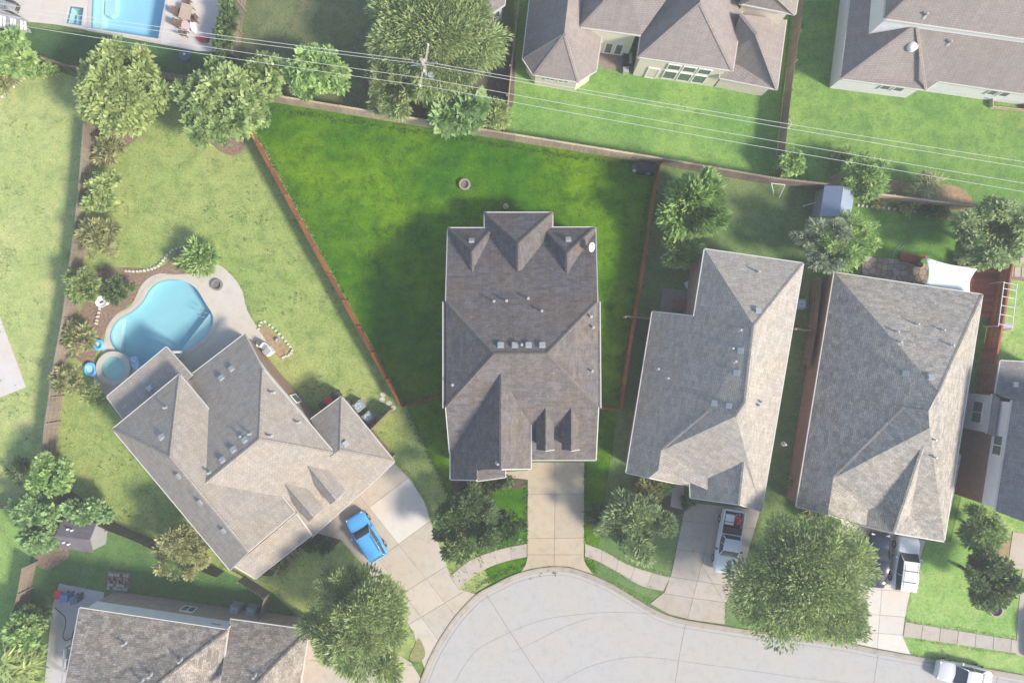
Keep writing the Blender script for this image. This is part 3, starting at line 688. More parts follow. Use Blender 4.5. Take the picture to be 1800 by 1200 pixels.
# ------------------------------------------------------------------ houses
class House:
    def __init__(s, name, px, py, label, mat, capmat=None):
        s.root = empty(name, W(px, py), 0, label, 'house'); s.mat = mat; s.cap = capmat or mat; s.tris = []; s.roofo = None
    def roof(s, V, faces, trim='', caps='', name='roof', thick=.14):
        P = {}
        for k, v in V.items():
            if v[2] is not None: P[k] = W(*v)
        faces = [f.split() for f in faces]
        for _ in range(4):
            for f in faces:
                kn = [k for k in f if k in P]; un = [k for k in f if k not in P]
                if un and len(kn) >= 3:
                    a, b, c = P[kn[0]], P[kn[1]], P[kn[2]]; n = (b-a).cross(c-a)
                    o = Vector((0,0,CAMZ))
                    for k in un:
                        d = W(V[k][0], V[k][1], 0)-o; t = (a-o).dot(n)/d.dot(n); P[k] = o+d*t
        mb = MB(); idx = {}
        for k in P: idx[k] = len(mb.v); mb.v.append(P[k])
        for f in faces:
            ids = [idx[k] for k in f]
            tr = tessellate_polygon([[Vector((P[k].x, P[k].y, 0)) for k in f]])
            # newell normal of the facet
            n = Vector((0,0,0))
            for i in range(len(f)):
                a = P[f[i]]; b = P[f[(i+1) % len(f)]]; n += Vector(((a.y-b.y)*(a.z+b.z), (a.z-b.z)*(a.x+b.x), (a.x-b.x)*(a.y+b.y)))
            n.normalize()
            if n.z < 0: n = -n
            h = Vector((0,0,1)).cross(n); h = h.normalized() if h.length > 1e-4 else Vector((1,0,0)); sl = n.cross(h)
            for t in tr:
                q = [ids[i] for i in t]; a, b, c = (mb.v[i] for i in q); nz = (b-a).cross(c-a).z
                if abs(nz) < 1e-7: continue
                if nz < 0: q = q[::-1]
                mb.f.append(tuple(q)); mb.uv.append([(mb.v[i].dot(h), mb.v[i].dot(sl)) for i in q]); s.tris.append([mb.v[i].copy() for i in q])
        o = mb.build(name, s.mat, s.root)
        md = o.modifiers.new('thickness', 'SOLIDIFY'); md.thickness = thick; md.offset = -1
        if s.roofo is None: s.roofo = o
        for e in trim.split():
            a, b = (P[k] for k in e.split('-')); out = (b-a).cross(Vector((0,0,1))).normalized()
            cen = sum(P.values(), Vector())/len(P)
            if out.dot((a+b)/2-cen) < 0: out = -out
            t = MB().bar(a+out*.045-Vector((0,0,.075)), b+out*.045-Vector((0,0,.075)), .075, .14); t.build('gutter', TRIM, s.root)
        for e in caps.split():
            a, b = (P[k] for k in e.split('-')); d = (b-a); L = d.length; u = d/L; sd = u.cross(Vector((0,0,1))).normalized(); mbc = MB()
            mbc.face([a+sd*.15-Vector((0,0,.03)), b+sd*.15-Vector((0,0,.03)), b+Vector((0,0,.045)), a+Vector((0,0,.045))], [(0,0),(L,0),(L,.15),(0,.15)])
            mbc.face([a+Vector((0,0,.045)), b+Vector((0,0,.045)), b-sd*.15-Vector((0,0,.03)), a-sd*.15-Vector((0,0,.03))], [(0,.15),(L,.15),(L,.3),(0,.3)])
            mbc.build('ridge_cap', s.cap, o)
        s.P = P; return o
    def hit(s, px, py):
        o = Vector((0,0,CAMZ)); d = W(px, py, 0)-o; best = None
        for t in s.tris:
            r = intersect_ray_tri(t[0], t[1], t[2], d, o, True)
            if r is not None and (best is None or r.z > best[0].z):
                n = (t[1]-t[0]).cross(t[2]-t[0]).normalized(); best = (r, n)
        return best or (W(px, py, 3), Vector((0,0,1)))
    def wall(s, pts, mat, inset=.32, name='wall', z0=-.05, drop=.12):
        W3 = [W(*p) for p in pts]; xy = offset_poly([(p.x, p.y) for p in W3], inset); n = len(xy); mb = MB(); per = 0
        a2 = sum(xy[i][0]*xy[(i+1)%n][1]-xy[(i+1)%n][0]*xy[i][1] for i in range(n))
        for i in range(n):
            j = (i+1) % n; L = math.hypot(xy[j][0]-xy[i][0], xy[j][1]-xy[i][1]); zi, zj = W3[i].z-drop, W3[j].z-drop
            f = [(*xy[i], z0), (*xy[j], z0), (*xy[j], zj), (*xy[i], zi)]; u = [(per, z0), (per+L, z0), (per+L, zj), (per, zi)]; per += L
            if a2 < 0: f = f[::-1]; u = u[::-1]
            mb.face(f, u)
        s.wxy = xy; return mb.build(name, mat, s.root)
    def window(s, a, b, t, w, z0, z1, nx=1, ny=2, name='window', pane=GLASS, frame=WHITE, proud=.03):
        """window on the wall that runs from a to b (world xy), its centre at fraction t"""
        a = Vector((a[0], a[1], 0)); b = Vector((b[0], b[1], 0)); u = (b-a).normalized(); c = a.lerp(b, t); o = u.cross(Vector((0,0,1)))
        cam = Vector((0,0,0))-c
        cen = Vector((sum(p[0] for p in s.wxy)/len(s.wxy), sum(p[1] for p in s.wxy)/len(s.wxy), 0))
        if o.dot(c-cen) < 0: o = -o
        M = Matrix((u, o, Vector((0,0,1)))).transposed(); mb = MB(); fw = .09
        for sx in (-1, 1): mb.box(c+u*sx*(w/2-fw/2)+o*proud+Vector((0,0,(z0+z1)/2)), (fw, .1, z1-z0), M=M)
        for zz in (z0+fw/2, z1-fw/2): mb.box(c+o*proud+Vector((0,0,zz)), (w-2*fw, .1, fw), M=M)
        for i in range(1, nx): mb.box(c+u*(-w/2+w*i/nx)+o*proud+Vector((0,0,(z0+z1)/2)), (.08, .09, z1-z0-2*fw), M=M)
        f = mb.build(name, frame, s.root)
        for i in range(nx):
            for j in range(ny):
                ww = w/nx-.06; hh = (z1-z0)/ny-.04
                pc = c+u*(-w/2+w*(i+.5)/nx)+o*(proud+.005)+Vector((0,0,z0+(z1-z0)*(j+.5)/ny))
                MB().box(pc, (ww, .04, hh-.03), M=M).build('pane', pane, f)
        return f
    def dormer(s, apex, front, hw, pitch=1.0, wallmat=None, glass=True):
        A, _ = s.hit(*apex); F = W(front[0], front[1], A.z); d = (F-A); d.z = 0; d.normalize(); p = Vector((-d.y, d.x, 0)); ze = A.z-hw*pitch
        E = lambda q, sg: Vector((q.x, q.y, ze))+p*sg*hw
        mb = MB()
        for sg in (1, -1):
            f = [A, F, E(F, sg), E(A, sg)]; 
            if sg == -1: pass
            n = (f[1]-f[0]).cross(f[2]-f[0])
            if n.z < 0: f = f[::-1]; n = -n
            n.normalize(); h = Vector((0,0,1)).cross(n).normalized(); sl = n.cross(h)
            mb.face(f, [(q.dot(h), q.dot(sl)) for q in f])
        o = mb.build('dormer_roof', s.mat, s.root); md = o.modifiers.new('thickness', 'SOLIDIFY'); md.thickness = .1; md.offset = -1
        B = F-d*.25; w = hw-.16; mw = MB(); top = A.z-.12-.16*pitch
        pl = [B+p*w, B-p*w]; zb = A.z-2.6
        mw.face([(pl[0].x,pl[0].y,zb),(pl[1].x,pl[1].y,zb),(pl[1].x,pl[1].y,ze-.02),(B.x,B.y,top),(pl[0].x,pl[0].y,ze-.02)])
        for sg in (1, -1):
            q = B+p*sg*w; r = A+p*sg*w
            mw.face([(q.x,q.y,zb),(q.x,q.y,ze-.02),(r.x,r.y,ze-.02),(r.x,r.y,zb)])
        mw.build('dormer_wall', wallmat or TRIM, o)
        if glass:
            M = Matrix((p, d, Vector((0,0,1)))).transposed()
            MB().box(B+d*.02+Vector((0,0,ze-.55-B.z)), (w*1.1, .04, .8), M=M).build('dormer_window', GLASS, o)
        rc_ = MB()
        for sg in (1, -1): rc_.face([A+Vector((0,0,.04)), F+Vector((0,0,.04)), F+p*sg*.14-Vector((0,0,.08)), A+p*sg*.14-Vector((0,0,.08))], [(0,0),(2,0),(2,.15),(0,.15)])
        rc_.build('ridge_cap', s.cap, o)
        mt = MB()
        for sg in (1, -1): mt.bar(F+d*.03-Vector((0,0,.07)), E(F, sg)+d*.03-Vector((0,0,.07)), .05, .13)
        mt.build('gutter', TRIM, o); return o
    def vents(s, boxes=(), pipes=(), turbines=()):
        for (x, y) in boxes:
            c, n = s.hit(x, y); o = bpy.data.objects.new('roof_vent', BOXVENT); COL.objects.link(o); o.parent = s.roofo
            h = Vector((0,0,1)).cross(n); h = h.normalized() if h.length > .01 else Vector((1,0,0))
            M = Matrix((h, n.cross(h), n)).transposed(); o.location = c-origin_of(s.roofo); o.rotation_euler = M.to_euler()
        for (x, y) in pipes:
            c, n = s.hit(x, y); o = bpy.data.objects.new('vent_pipe', PIPEVENT); COL.objects.link(o); o.parent = s.roofo; o.location = c-origin_of(s.roofo)
    def garage(s, a, b, w=4.9, name='garage_door'):
        """panelled garage door centred on the wall a-b (world xy)"""
        a = Vector((*a, 0)); b = Vector((*b, 0)); u = (b-a).normalized(); c = (a+b)/2; o = u.cross(Vector((0,0,1)))
        cen = Vector((sum(p[0] for p in s.wxy)/len(s.wxy), sum(p[1] for p in s.wxy)/len(s.wxy), 0))
        if o.dot(c-cen) < 0: o = -o
        M = Matrix((u, o, Vector((0,0,1)))).transposed()
        d = MB().box(c+o*.02+Vector((0,0,1.1)), (w, .08, 2.2), M=M).build(name, WHITE, s.root); mb = MB()
        for i in range(8):
            for j in range(4): mb.box(c+u*(-w/2+w*(i+.5)/8)+o*.065+Vector((0,0,.28+.55*j)), (w/8-.1, .02, .43), M=M)
        mb.build('door_panel', TRIM, d)

vb = MB(); vb.box((0,0,.01), (.5,.48,.02)); b0 = len(vb.v)
vb.prism([(-.18,-.18),(.18,-.18),(.18,.18),(-.18,.18)], .02, .13); vb.box((0,.02,.16), (.42,.42,.06))
BOXVENT = vb.mesh('roof_vent', GALV)
vp = MB(); vp.cyl((0,0,-.15), .22, .22, 10, .10); vp.cyl((0,0,0), .07, .42, 8); vp.cyl((0,0,.42), .11, .05, 8, .08)
PIPEVENT = vp.mesh('vent_pipe', GALV)

SH_DARK = shingle_mat('dark_shingles', col(122,118,121), col(128,117,109), .22, .2)
SH_DARKC = shingle_mat('dark_ridge_shingles', col(124,119,118), col(134,124,116), .15, .2)
SH_WARM = shingle_mat('warm_grey_shingles', col(176,169,162), col(182,170,156), .12, .12)
SH_BLUE = shingle_mat('blue_grey_shingles', col(182,176,170), col(186,177,164), .16, .10)
SH_MOT = shingle_mat('mottled_grey_shingles', col(178,173,167), col(184,176,164), .24, .07)
SH_MOT2 = shingle_mat('mottled_brown_shingles', col(156,149,142), col(166,154,142), .36, .1)
SH_BROWN = shingle_mat('brown_shingles', col(164,154,149), col(158,150,148), .08, .16)
SH_GREY = shingle_mat('plain_grey_shingles', col(148,146,148), col(140,140,144), .15, .2)
SHEDR = shingle_mat('shed_shingles', col(128,122,128), col(120,116,120), .12, .1)

# ---- the centre house
h = House('house', 915, 600, 'dark-roofed house on the centre lot with three back gables and two garage dormers', SH_DARK, SH_DARKC)
h.roof(dict(RL=(787.5,403,2.8), RR=(1046.5,403,2.8), SL=(784,530,6.65), SR=(1050,530,6.65), TL=(784,715,6.65), TR=(1051.5,715,6.65), FL=(792,808,3.75), FR=(1047,808,3.75), A=(868,622,9.08), B=(960,622,9.08)),
       ['RL SL A B SR RR', 'SL TL A', 'SR B TR', 'A TL FL FR TR B'], 'RL-RR FL-FR RL-SL RR-SR TL-FL TR-FR', 'A-B A-SL A-TL B-SR B-TR')
h.roof(dict(SL=(779.5,530,6.5), TL=(779.5,717,6.5), A=(866,622,None), a=(790,530,6.5), b=(790,717,6.5)), ['SL TL b a'], 'SL-TL', name='eave', thick=.1)
h.roof(dict(SR=(1054,530,6.5), TR=(1055.5,717,6.5), a=(1044,530,6.5), b=(1045,717,6.5)), ['SR TR b a'], 'SR-TR', name='eave', thick=.1)
# left, middle and right rear wings
h.roof(dict(A=(788,401,2.95), B=(866,401,2.95), K=(830,441,5.1), Z=(830,480,5.1), C=(866,470,2.95), D=(788,470,2.95)), ['A K B', 'A D Z K', 'B K Z C'], 'A-B A-D', 'K-A K-B K-Z', 'rear_wing_roof')
h.roof(dict(A=(852,374,2.9), B=(971,374,2.9), K=(911,428,5.25), Z=(911,476,5.25), C=(971,470,2.9), D=(852,470,2.9)), ['A K B', 'A D Z K', 'B K Z C'], 'A-B A-D B-C', 'K-A K-B K-Z', 'rear_wing_roof')
h.roof(dict(A=(954,400,2.95), B=(1046.5,400,2.95), K=(997,445,5.2), Z=(997,484,5.2), C=(1046.5,478,2.95), D=(954,478,2.95)), ['A K B', 'A D Z K', 'B K Z C'], 'A-B B-C', 'K-A K-B K-Z', 'rear_wing_roof')
# front wing
h.roof(dict(A=(881,656,8.2), E=(881,824,8.2), L1=(792,782,4.2), L2=(792,842,4.2), M=(838,843,None), N=(838,825,None)), ['A L1 L2 M N E'], 'L1-L2 L2-M', 'A-E', 'wing_roof')
h.roof(dict(A=(881,656,8.2), E=(881,824,8.2), R1=(933,738,5.7), R2=(933,823,5.7)), ['A E R2 R1'], 'R1-R2 E-R2', '', 'wing_roof')
h.roof(dict(a=(838,820,5.4), b=(888,827,5.4), c=(888,838,4.5), d=(838,845,4.5)), ['a b c d'], 'c-d a-d b-c', '', 'pent_roof')
h.wall([(788,404,2.8),(1046,404,2.8),(1049,530,6.6),(1051,715,6.6),(1046,806,3.7),(793,806,3.7),(784,715,6.6),(785,530,6.6)], BRICKP, .3)
wx = h.wxy; h.garage(wx[4], ((wx[4][0]+wx[5][0])/2+.3, (wx[4][1]+wx[5][1])/2), 4.9)
h.wall([(853,376,2.9),(970,376,2.9),(970,440,2.9),(853,440,2.9)], BRICKP, .3)
h.window(h.wxy[0], h.wxy[1], .5, 2.2, .8, 2.2, 2, 2)
h.wall([(793,790,4.1),(838,790,5.9),(880,790,8.0),(931,790,5.8),(931,820,5.8),(880,822,8.0),(838,835,5.9),(793,840,4.1)], BRICKP, .28)
h.window(h.wxy[5], h.wxy[6], .5, 1.6, .7, 2.3, 2, 2)
h.dormer((959,717), (959,792), .70, 1.0); h.dormer((1004,717), (1004,792), .70, 1.0)
h.vents([(829,424),(999,422),(880,607),(905,607),(929,607),(953,607)], [(868,530),(890,529),(928,525),(952,547),(917,606),(796,676),(875,814),(1040,652),(1042,575),(1038,556)])
CENTRE = h

# ---- the left house with the pool
h = House('house', 440, 800, 'large angled house with pale grey roof beside the kidney-shaped pool', SH_WARM)
h.roof(dict(W=(198,754,4.4), N=(315,658,4.4), E=(518,900,4.4), X=(404,1001,4.4), S=(298,802,7.3), T=(436,969,7.3)), ['W S N', 'W X T S', 'N S T E'], 'W-N W-X X-T T-E N-E', 'S-W S-N S-T', 'wing_roof')
h.roof(dict(P=(455,772,6.8), Q=(340,866,6.8), N2=(461,648,4.5), E2=(588,797,4.4), N=(430,587,None), I=(337,658,None), J=(290,760,None), G=(650,852,None), F=(548,943,None), Hh=(514,900,None), K=(470,880,None)),
       ['P Q J I N N2', 'P N2 E2', 'P E2 G F Hh K Q'], 'N-I N2-E2 G-F N-N2 E2-G', 'P-Q P-N2 P-E2')
h.roof(dict(a=(412,994,3.9), b=(520,902,3.9), c=(547,940,2.9), d=(449,1016,2.9)), ['a b c d'], 'c-d a-d b-c', '', 'porch_roof')
h.roof(dict(a=(188,697,2.6), b=(292,610,2.6), c=(337,660,3.1), d=(228,752,3.1)), ['a b c d'], 'a-b a-d b-c', '', 'patio_roof')
h.roof(dict(A=(546,737,2.9), N=(600,697,2.9), E=(693,811,2.9), B=(650,852,2.9), K=(597,791,4.6), M=(580,803,4.5)), ['A N K M', 'N E K', 'K E B M'], 'A-N N-E E-B', 'K-N K-E', 'garage_roof')
h.wall([(199,754,4.4),(315,659,4.4),(517,900,4.4),(437,970,7.1),(405,1000,4.4)], BRICKP, .3)
h.wall([(340,660,1.8),(430,590,2.0),(461,650,4.4),(587,797,4.3),(648,852,2.2),(548,940,2.2),(500,900,3),(380,800,4)], BRICK, .3)
q = h.wxy; sd = MB()
a, b = Vector((*q[1], 0)), Vector((*q[3], 0)); u = (b-a).normalized(); o_ = Vector((u.y, -u.x, 0))
for (pa, pb) in ((q[1], q[2]), (q[2], q[3])):
    pa = Vector((*pa, 0)); pb = Vector((*pb, 0)); uu = (pb-pa).normalized(); oo = Vector((uu.y, -uu.x, 0))
    if oo.x < 0: oo = -oo
    sd.face([pa+oo*.03+Vector((0,0,2.6 if pa != Vector((*q[1],0)) else 1.85)), pb+oo*.03+Vector((0,0,2.6)), pb+oo*.03+Vector((0,0,4.2)), pa+oo*.03+Vector((0,0,4.2 if pa != Vector((*q[1],0)) else 1.9))])
sd.build('siding', WALLW, h.root)
h.window(q[2], q[3], .35, .9, .8, 2.2, 1, 2); h.window(q[2], q[3], .7, .6, 1.2, 2.2, 1, 1)
h.wall([(549,737,2.9),(600,699,2.9),(691,811,2.9),(650,850,2.9),(590,800,2.9)], BRICK, .3)
h.garage(h.wxy[2], h.wxy[3], 2.5)
h.wall([(412,990,3.2),(515,905,3.2),(540,935,2.9),(452,1008,2.9)], BRICKP, .3)
cp = MB()
for (x, y) in ((192,698),(290,615)):
    c = W(x, y, 2.7); cp.box((c.x+.2, c.y-.2, 1.3), (.2,.2,2.6))
cp.build('patio_post', TRIM, h.root)
h.dormer((541,818), (590,878), .85, .9); h.dormer((501,850), (551,909), .85, .9)
h.vents([(264,682),(408,648),(390,664),(285,768),(392,808),(411,790),(431,773),(315,836),(353,882),(607,780),(394,932)], [(292,716),(369,830),(425,766),(440,762),(476,766),(480,690),(525,742)])

# ---- first house on the right
h = House('house', 1260, 690, 'long house with blue-grey roof right of the centre lot', SH_BLUE)
h.roof(dict(A=(1325,572,7.9), B=(1310,707,7.9), L1=(1147,548,2.9), L2=(1101,830,2.9), J=(1220,556,None), RL=(1239,438,None), RR=(1412,463,5.4), RB=(1338,898,4.0), C=(1294,731,None), D=(1246,722,None), E=(1162,792,None), F=(1157,826,None), G=(1141,839,None), f1=(1184,848,2.9), f2=(1232,856,2.9)),
       ['A RL J L1 L2 G F E D C B', 'A RR RL', 'RR A B C RB', 'D E F G f1 f2 RB C'], 'L1-L2 J-L1 RL-J RL-RR RR-RB L2-G G-f1 f1-f2', 'A-B A-RR B-C D-E')
h.roof(dict(A=(1310,790,5.9), E=(1300,886,5.9), L=(1214,874,3.3), L0=(1211,800,3.3), R=(1338,898,4.2), R0=(1350,800,4.2)), ['A L0 L E', 'A E R R0'], 'L-E E-R L0-L', 'A-E', 'wing_roof')
h.wall([(1240,440,5.3),(1411,465,5.4),(1338,896,4.0),(1300,885,5.7),(1214,872,3.2),(1214,850,3.0),(1141,838,2.9),(1102,829,2.9),(1147,549,2.9),(1220,557,5.0)], BRICKP, .3)
h.garage(h.wxy[2], h.wxy[4], 4.6)
h.vents([(1302,616),(1295,655),(1256,708),(1282,713),(1332,546)], [(1286,612),(1291,635),(1156,648),(1173,664),(1333,712),(1337,706),(1378,780),(1332,478),(1300,580)])
CEILING = None

# ---- second house on the right
h = House('house', 1570, 710, 'big house with mottled grey roof beside the shade sail', SH_MOT)
h.roof(dict(A=(1650,688,7.9), B=(1634,752,7.9), RL=(1467,479,3.0), RR=(1727,518,3.6), L=(1400,890,2.8), R=(1660,949,3.6), C=(1632,722,7.75), D=(1590,715,None), E=(1465,840,None), F=(1455,903,None), f1=(1494,917,2.9), f2=(1570,937,2.9)),
       ['RL L F E D C A', 'RL A RR', 'A C B R RR', 'C D E F f1 f2 B', 'B f2 R'], 'RL-L RL-RR RR-R L-F F-f1', 'A-RR D-E D-C')
h.roof(dict(A=(1634,752,7.6), E=(1572,936,4.4), L=(1494,918,2.9), L0=(1500,800,2.9), R=(1660,951,2.9), R0=(1690,800,2.9)), ['A L0 L E', 'A E R R0'], 'L-E E-R L0-L', 'A-E', 'wing_roof')
h.wall([(1468,480,2.9),(1726,519,3.3),(1660,948,2.9),(1572,935,4.2),(1495,917,2.8),(1455,902,2.8),(1401,889,2.7)], BRICK, .12)
h.garage(h.wxy[2], h.wxy[3], 3.6)
h.vents([(1592,656),(1635,663)], [(1580,601),(1671,607),(1655,580),(1610,570),(1640,772),(1641,803),(1575,583)])

# ---- house at the right edge
h = House('house', 1800, 800, 'white-sided house with brick base at the right edge', SH_GREY)
h.roof(dict(a=(1780,703,5.5), b=(1750,898,5.5), c=(1745,914,5.5), d=(1850,935,8.2), e=(1870,710,8.2), f=(1782,700,5.5), g1=(2010,960,5.5), h1=(2030,730,5.5)), ['a b d e', 'd g1 h1 e'], 'a-b', 'd-e')
h.roof(dict(a=(1759,634,2.9), b=(1750,692,2.9), c=(1790,706,3.8), d=(1860,712,3.8), e=(1870,640,2.9)), ['a b c d e'], 'a-b a-e', '', 'low_roof')
h.roof(dict(a=(1745,692,3.9), b=(1757,700,4.3), c=(1748,766,4.3), d=(1735,762,3.9)), ['a b c d'], 'a-d', '', 'bay_roof')
h.wall([(1781,704,5.5),(2008,730,5.5),(1990,950,5.5),(1752,897,5.5)], BRICKD, .15)
q = h.wxy; a = Vector((*q[3], 0)); b = Vector((*q[0], 0)); u = (b-a).normalized(); oo = Vector((-abs(u.y), u.x if u.y > 0 else -u.x, 0)).normalized()
M3 = Matrix((u, oo, Vector((0,0,1)))).transposed()
MB().box((a+b)/2+oo*.02+Vector((0,0,4.45)), ((b-a).length, .08, 1.7), M=M3).build('siding', WALLW, h.root)
h.window(q[3], q[0], .58, 1.7, 3.9, 5.0, 2, 2, proud=.08)
h.wall([(1760,636,2.9),(1868,642,2.9),(1860,712,2.9),(1752,692,2.9)], BRICKD, .2)
h.wall([(1746,693,3.9),(1790,703,3.9),(1782,768,3.9),(1736,762,3.9)], WALLW, .08, 'bay_wall')
h.window(h.wxy[3], h.wxy[0], .5, 1.9, 1.6, 2.9, 2, 2)
h.vents([(1783,676)], [])

# ---- cream house, top middle
h = House('house', 1150, 50, 'cream-walled house with brown roof and tall windows at the top edge', SH_BROWN)
h.roof(dict(a=(936,-40,3), b=(919,103,3), c=(937,131,3), m=(977,138,3), d=(1017,144,3), e=(1048,124,3), f=(1058,58,3), K=(992,58,6.2), Z=(1003,-40,6.2), g1=(1064,-40,3)), ['a b K Z', 'b c K', 'c m K', 'm d K', 'd e K', 'e f K', 'f g1 Z K'], 'a-b b-c c-m m-d d-e e-f', 'K-b K-c K-d K-e', 'bay_roof')
h.roof(dict(a=(1018,47,5), b=(1127,62,5), c=(1200,-40,8.4), d=(1100,-40,8.4), e=(1030,-40,5)), ['a b c d', 'a d e'], 'a-b a-e', 'a-d')
h.roof(dict(a=(1121,100,4.5), b=(1288,124,4.5), K=(1230,4,7.8), c=(1302,32,None), Z=(1240,-60,7.8), l=(1140,-30,4.5), r=(1314,-40,4.5)), ['a b K', 'b r Z K', 'a K Z l'], 'a-b a-l b-r', 'K-a K-b')
h.roof(dict(a=(1265,137,2.8), b=(1366,157,2.8), c=(1382,35,2.8), d=(1302,25,6.0), e=(1330,60,6.0), f=(1275,100,2.8)), ['a b e d f', 'b c d e'], 'a-b b-c a-f', 'e-b e-d')
h.roof(dict(a=(1300,6,6), b=(1398,25,6), c=(1412,-60,6), d=(1310,-60,6), K=(1350,-20,8), Z=(1356,-60,8)), ['a b K', 'b c Z K', 'a K Z d'], 'a-b b-c', 'K-a K-b', 'upper_roof')
h.wall([(934,-40,3),(920,103,3),(938,130,3),(1017,143,3),(1047,123,3),(1057,60,3),(1064,-40,3)], CREAM, .3)
h.window(h.wxy[2], h.wxy[3], .36, .95, 1.5, 2.4, 2, 1); h.window(h.wxy[2], h.wxy[3], .68, .95, 1.5, 2.4, 2, 1)
h.wall([(1010,46,5),(1126,62,5),(1140,-20,5),(1020,-30,5)], CREAM, .3)
for t in (.42, .62, .80): h.window(h.wxy[0], h.wxy[1], t, .72, .3, 2.3, 1, 2)
h.wall([(1122,100,4.5),(1287,124,4.5),(1310,-30,4.5),(1140,-30,4.5)], CREAM, .3)
for t in (.42, .60, .78):
    h.window(h.wxy[0], h.wxy[1], t, 1.15, .45, 2.05, 1, 2); h.window(h.wxy[0], h.wxy[1], t, 1.15, 2.35, 3.4, 1, 1)
h.window(h.wxy[0], h.wxy[1], .21, 1.0, .05, 2.15, 1, 1, 'back_door', pane=CREAM)
h.wall([(1266,136,2.8),(1365,156,2.8),(1380,36,2.8),(1290,20,2.8)], CREAM, .3)
h.wall([(1302,8,6),(1396,24,6),(1410,-60,6),(1314,-60,6)], CREAM, .3)

# ---- top right house
h = House('house', 1650, 60, 'white-walled house with wide brown roof in the top right corner', SH_BROWN)
h.roof(dict(a=(1478,138,2.9), b=(1628,158,2.9), c=(1650,143,2.9), d=(1800,165,2.9), e=(2000,194,2.9), A=(1611,40,6.3), B=(2000,100,6.3), g1=(1502,-60,2.9), Z=(1625,-60,6.3), k=(1648,120,None)), ['a A Z g1', 'a b c A', 'c d e B A'], 'a-b b-c c-d d-e a-g1', 'A-a A-b')
h.roof(dict(a=(1555,33,7.2), b=(1800,68,7.2), c=(2000,97,7.2), K=(1620,-30,9.4), Z=(2000,20,9.4), g1=(1563,-80,7.2), y=(1630,-80,9.4)), ['a b c Z K', 'a K y g1'], 'a-b b-c a-g1', 'a-K', 'upper_roof')
h.wall([(1479,138,2.9),(1628,157,2.9),(1650,143,2.9),(1790,163,2.9),(1990,190,2.9),(1990,-60,2.9),(1503,-60,2.9)], WALLW, .3)
h.window(h.wxy[0], h.wxy[1], .60, .9, 1.2, 2.2, 1, 1); h.window(h.wxy[0], h.wxy[1], .77, .9, 1.2, 2.2, 1, 1)
h.window(h.wxy[2], h.wxy[3], .80, .8, 1.2, 2.2, 1, 1); h.window(h.wxy[2], h.wxy[3], .95, .8, 1.2, 2.2, 1, 1)
h.wall([(1557,34,7.2),(1990,96,7.2),(1990,-60,7.2),(1565,-60,7.2)], WALLW, .3, z0=3.0)
h.vents([], [(1535,29),(1625,28),(1667,76)])
c, n = h.hit(1603, 82)
sk = MB().lathe(c-Vector((0,0,.1)), [(.42,0),(.42,.28),(.36,.36),(.2,.44),(.01,.46)], 18).build('roof_dome', WHITE, h.roofo, smooth=True)

# ---- small house corner, top
h = House('house', 850, 0, 'small grey-roofed house corner behind the big upper tree', SH_GREY)
h.roof(dict(a=(812,-60,2.9), b=(818,12,2.9), c=(862,26,2.9), d=(887,8,2.9), e=(893,-60,2.9), K=(858,-25,5), Z=(860,-60,5)), ['a b K Z', 'b c K', 'c d K', 'd e Z K'], 'b-c c-d d-e', 'K-b K-c')
h.wall([(814,-60,2.9),(819,12,2.9),(862,25,2.9),(886,8,2.9),(892,-60,2.9)], WALLW, .25)
h.window(h.wxy[1], h.wxy[2], .45, 1.2, .9, 2.1, 2, 1); h.window(h.wxy[2], h.wxy[3], .5, .8, .8, 2.1, 1, 2)

# ---- lower left house
h = House('house', 300, 1180, 'brick house with mottled brown roof in the lower left corner', SH_MOT2)
h.roof(dict(a=(140,1068,4.6), b=(400,1107,4.6), c=(385,1215,4.6), K=(262,1215,7.4), z=(112,1215,7.4)), ['a b K z', 'b c K'], 'a-b a-z b-c', 'b-K')
h.roof(dict(a=(404,1088,3.0), b=(543,1107,3.0), c=(524,1225,3.0), K=(430,1225,6.2), z=(384,1225,6.2), d=(400,1110,None)), ['a b K z d', 'b c K'], 'a-b b-c', 'b-K', 'wing_roof')
h.roof(dict(a=(124,1168,4.9), b=(152,1171,5.1), c=(200,1150,6.0), d=(166,1139,5.7)), ['a b c d'], 'a-b', '', 'cricket_roof', thick=.3)
h.wall([(141,1069,4.6),(399,1108,4.6),(384,1215,4.6),(122,1215,4.6)], BRICKP, .2)
q = h.wxy; a = Vector((*q[0],0)); b = Vector((*q[1],0)); u = (b-a).normalized(); oo = Vector((-u.y, u.x, 0)); oo = oo if oo.y > 0 else -oo
M3 = Matrix((u, oo, Vector((0,0,1)))).transposed(); L = (b-a).length
MB().box((a+b)/2+oo*.025+Vector((0,0,3.55)), (L, .07, 1.95), M=M3).build('siding', WALLW, h.root)
h.window(q[0], q[1], .62, 1.2, .9, 2.0, 2, 1)
MB().box(a.lerp(b, .9)+oo*.07+Vector((0,0,3.5)), (.8, .05, .2), M=M3).build('wall_vent', GREYM, h.root)
h.wall([(404,1090,3),(541,1108,3),(523,1225,3),(392,1225,3)], BRICKP, .25)
h.vents([], [(318,1160),(265,1186),(250,1196),(220,1130),(448,1187)])
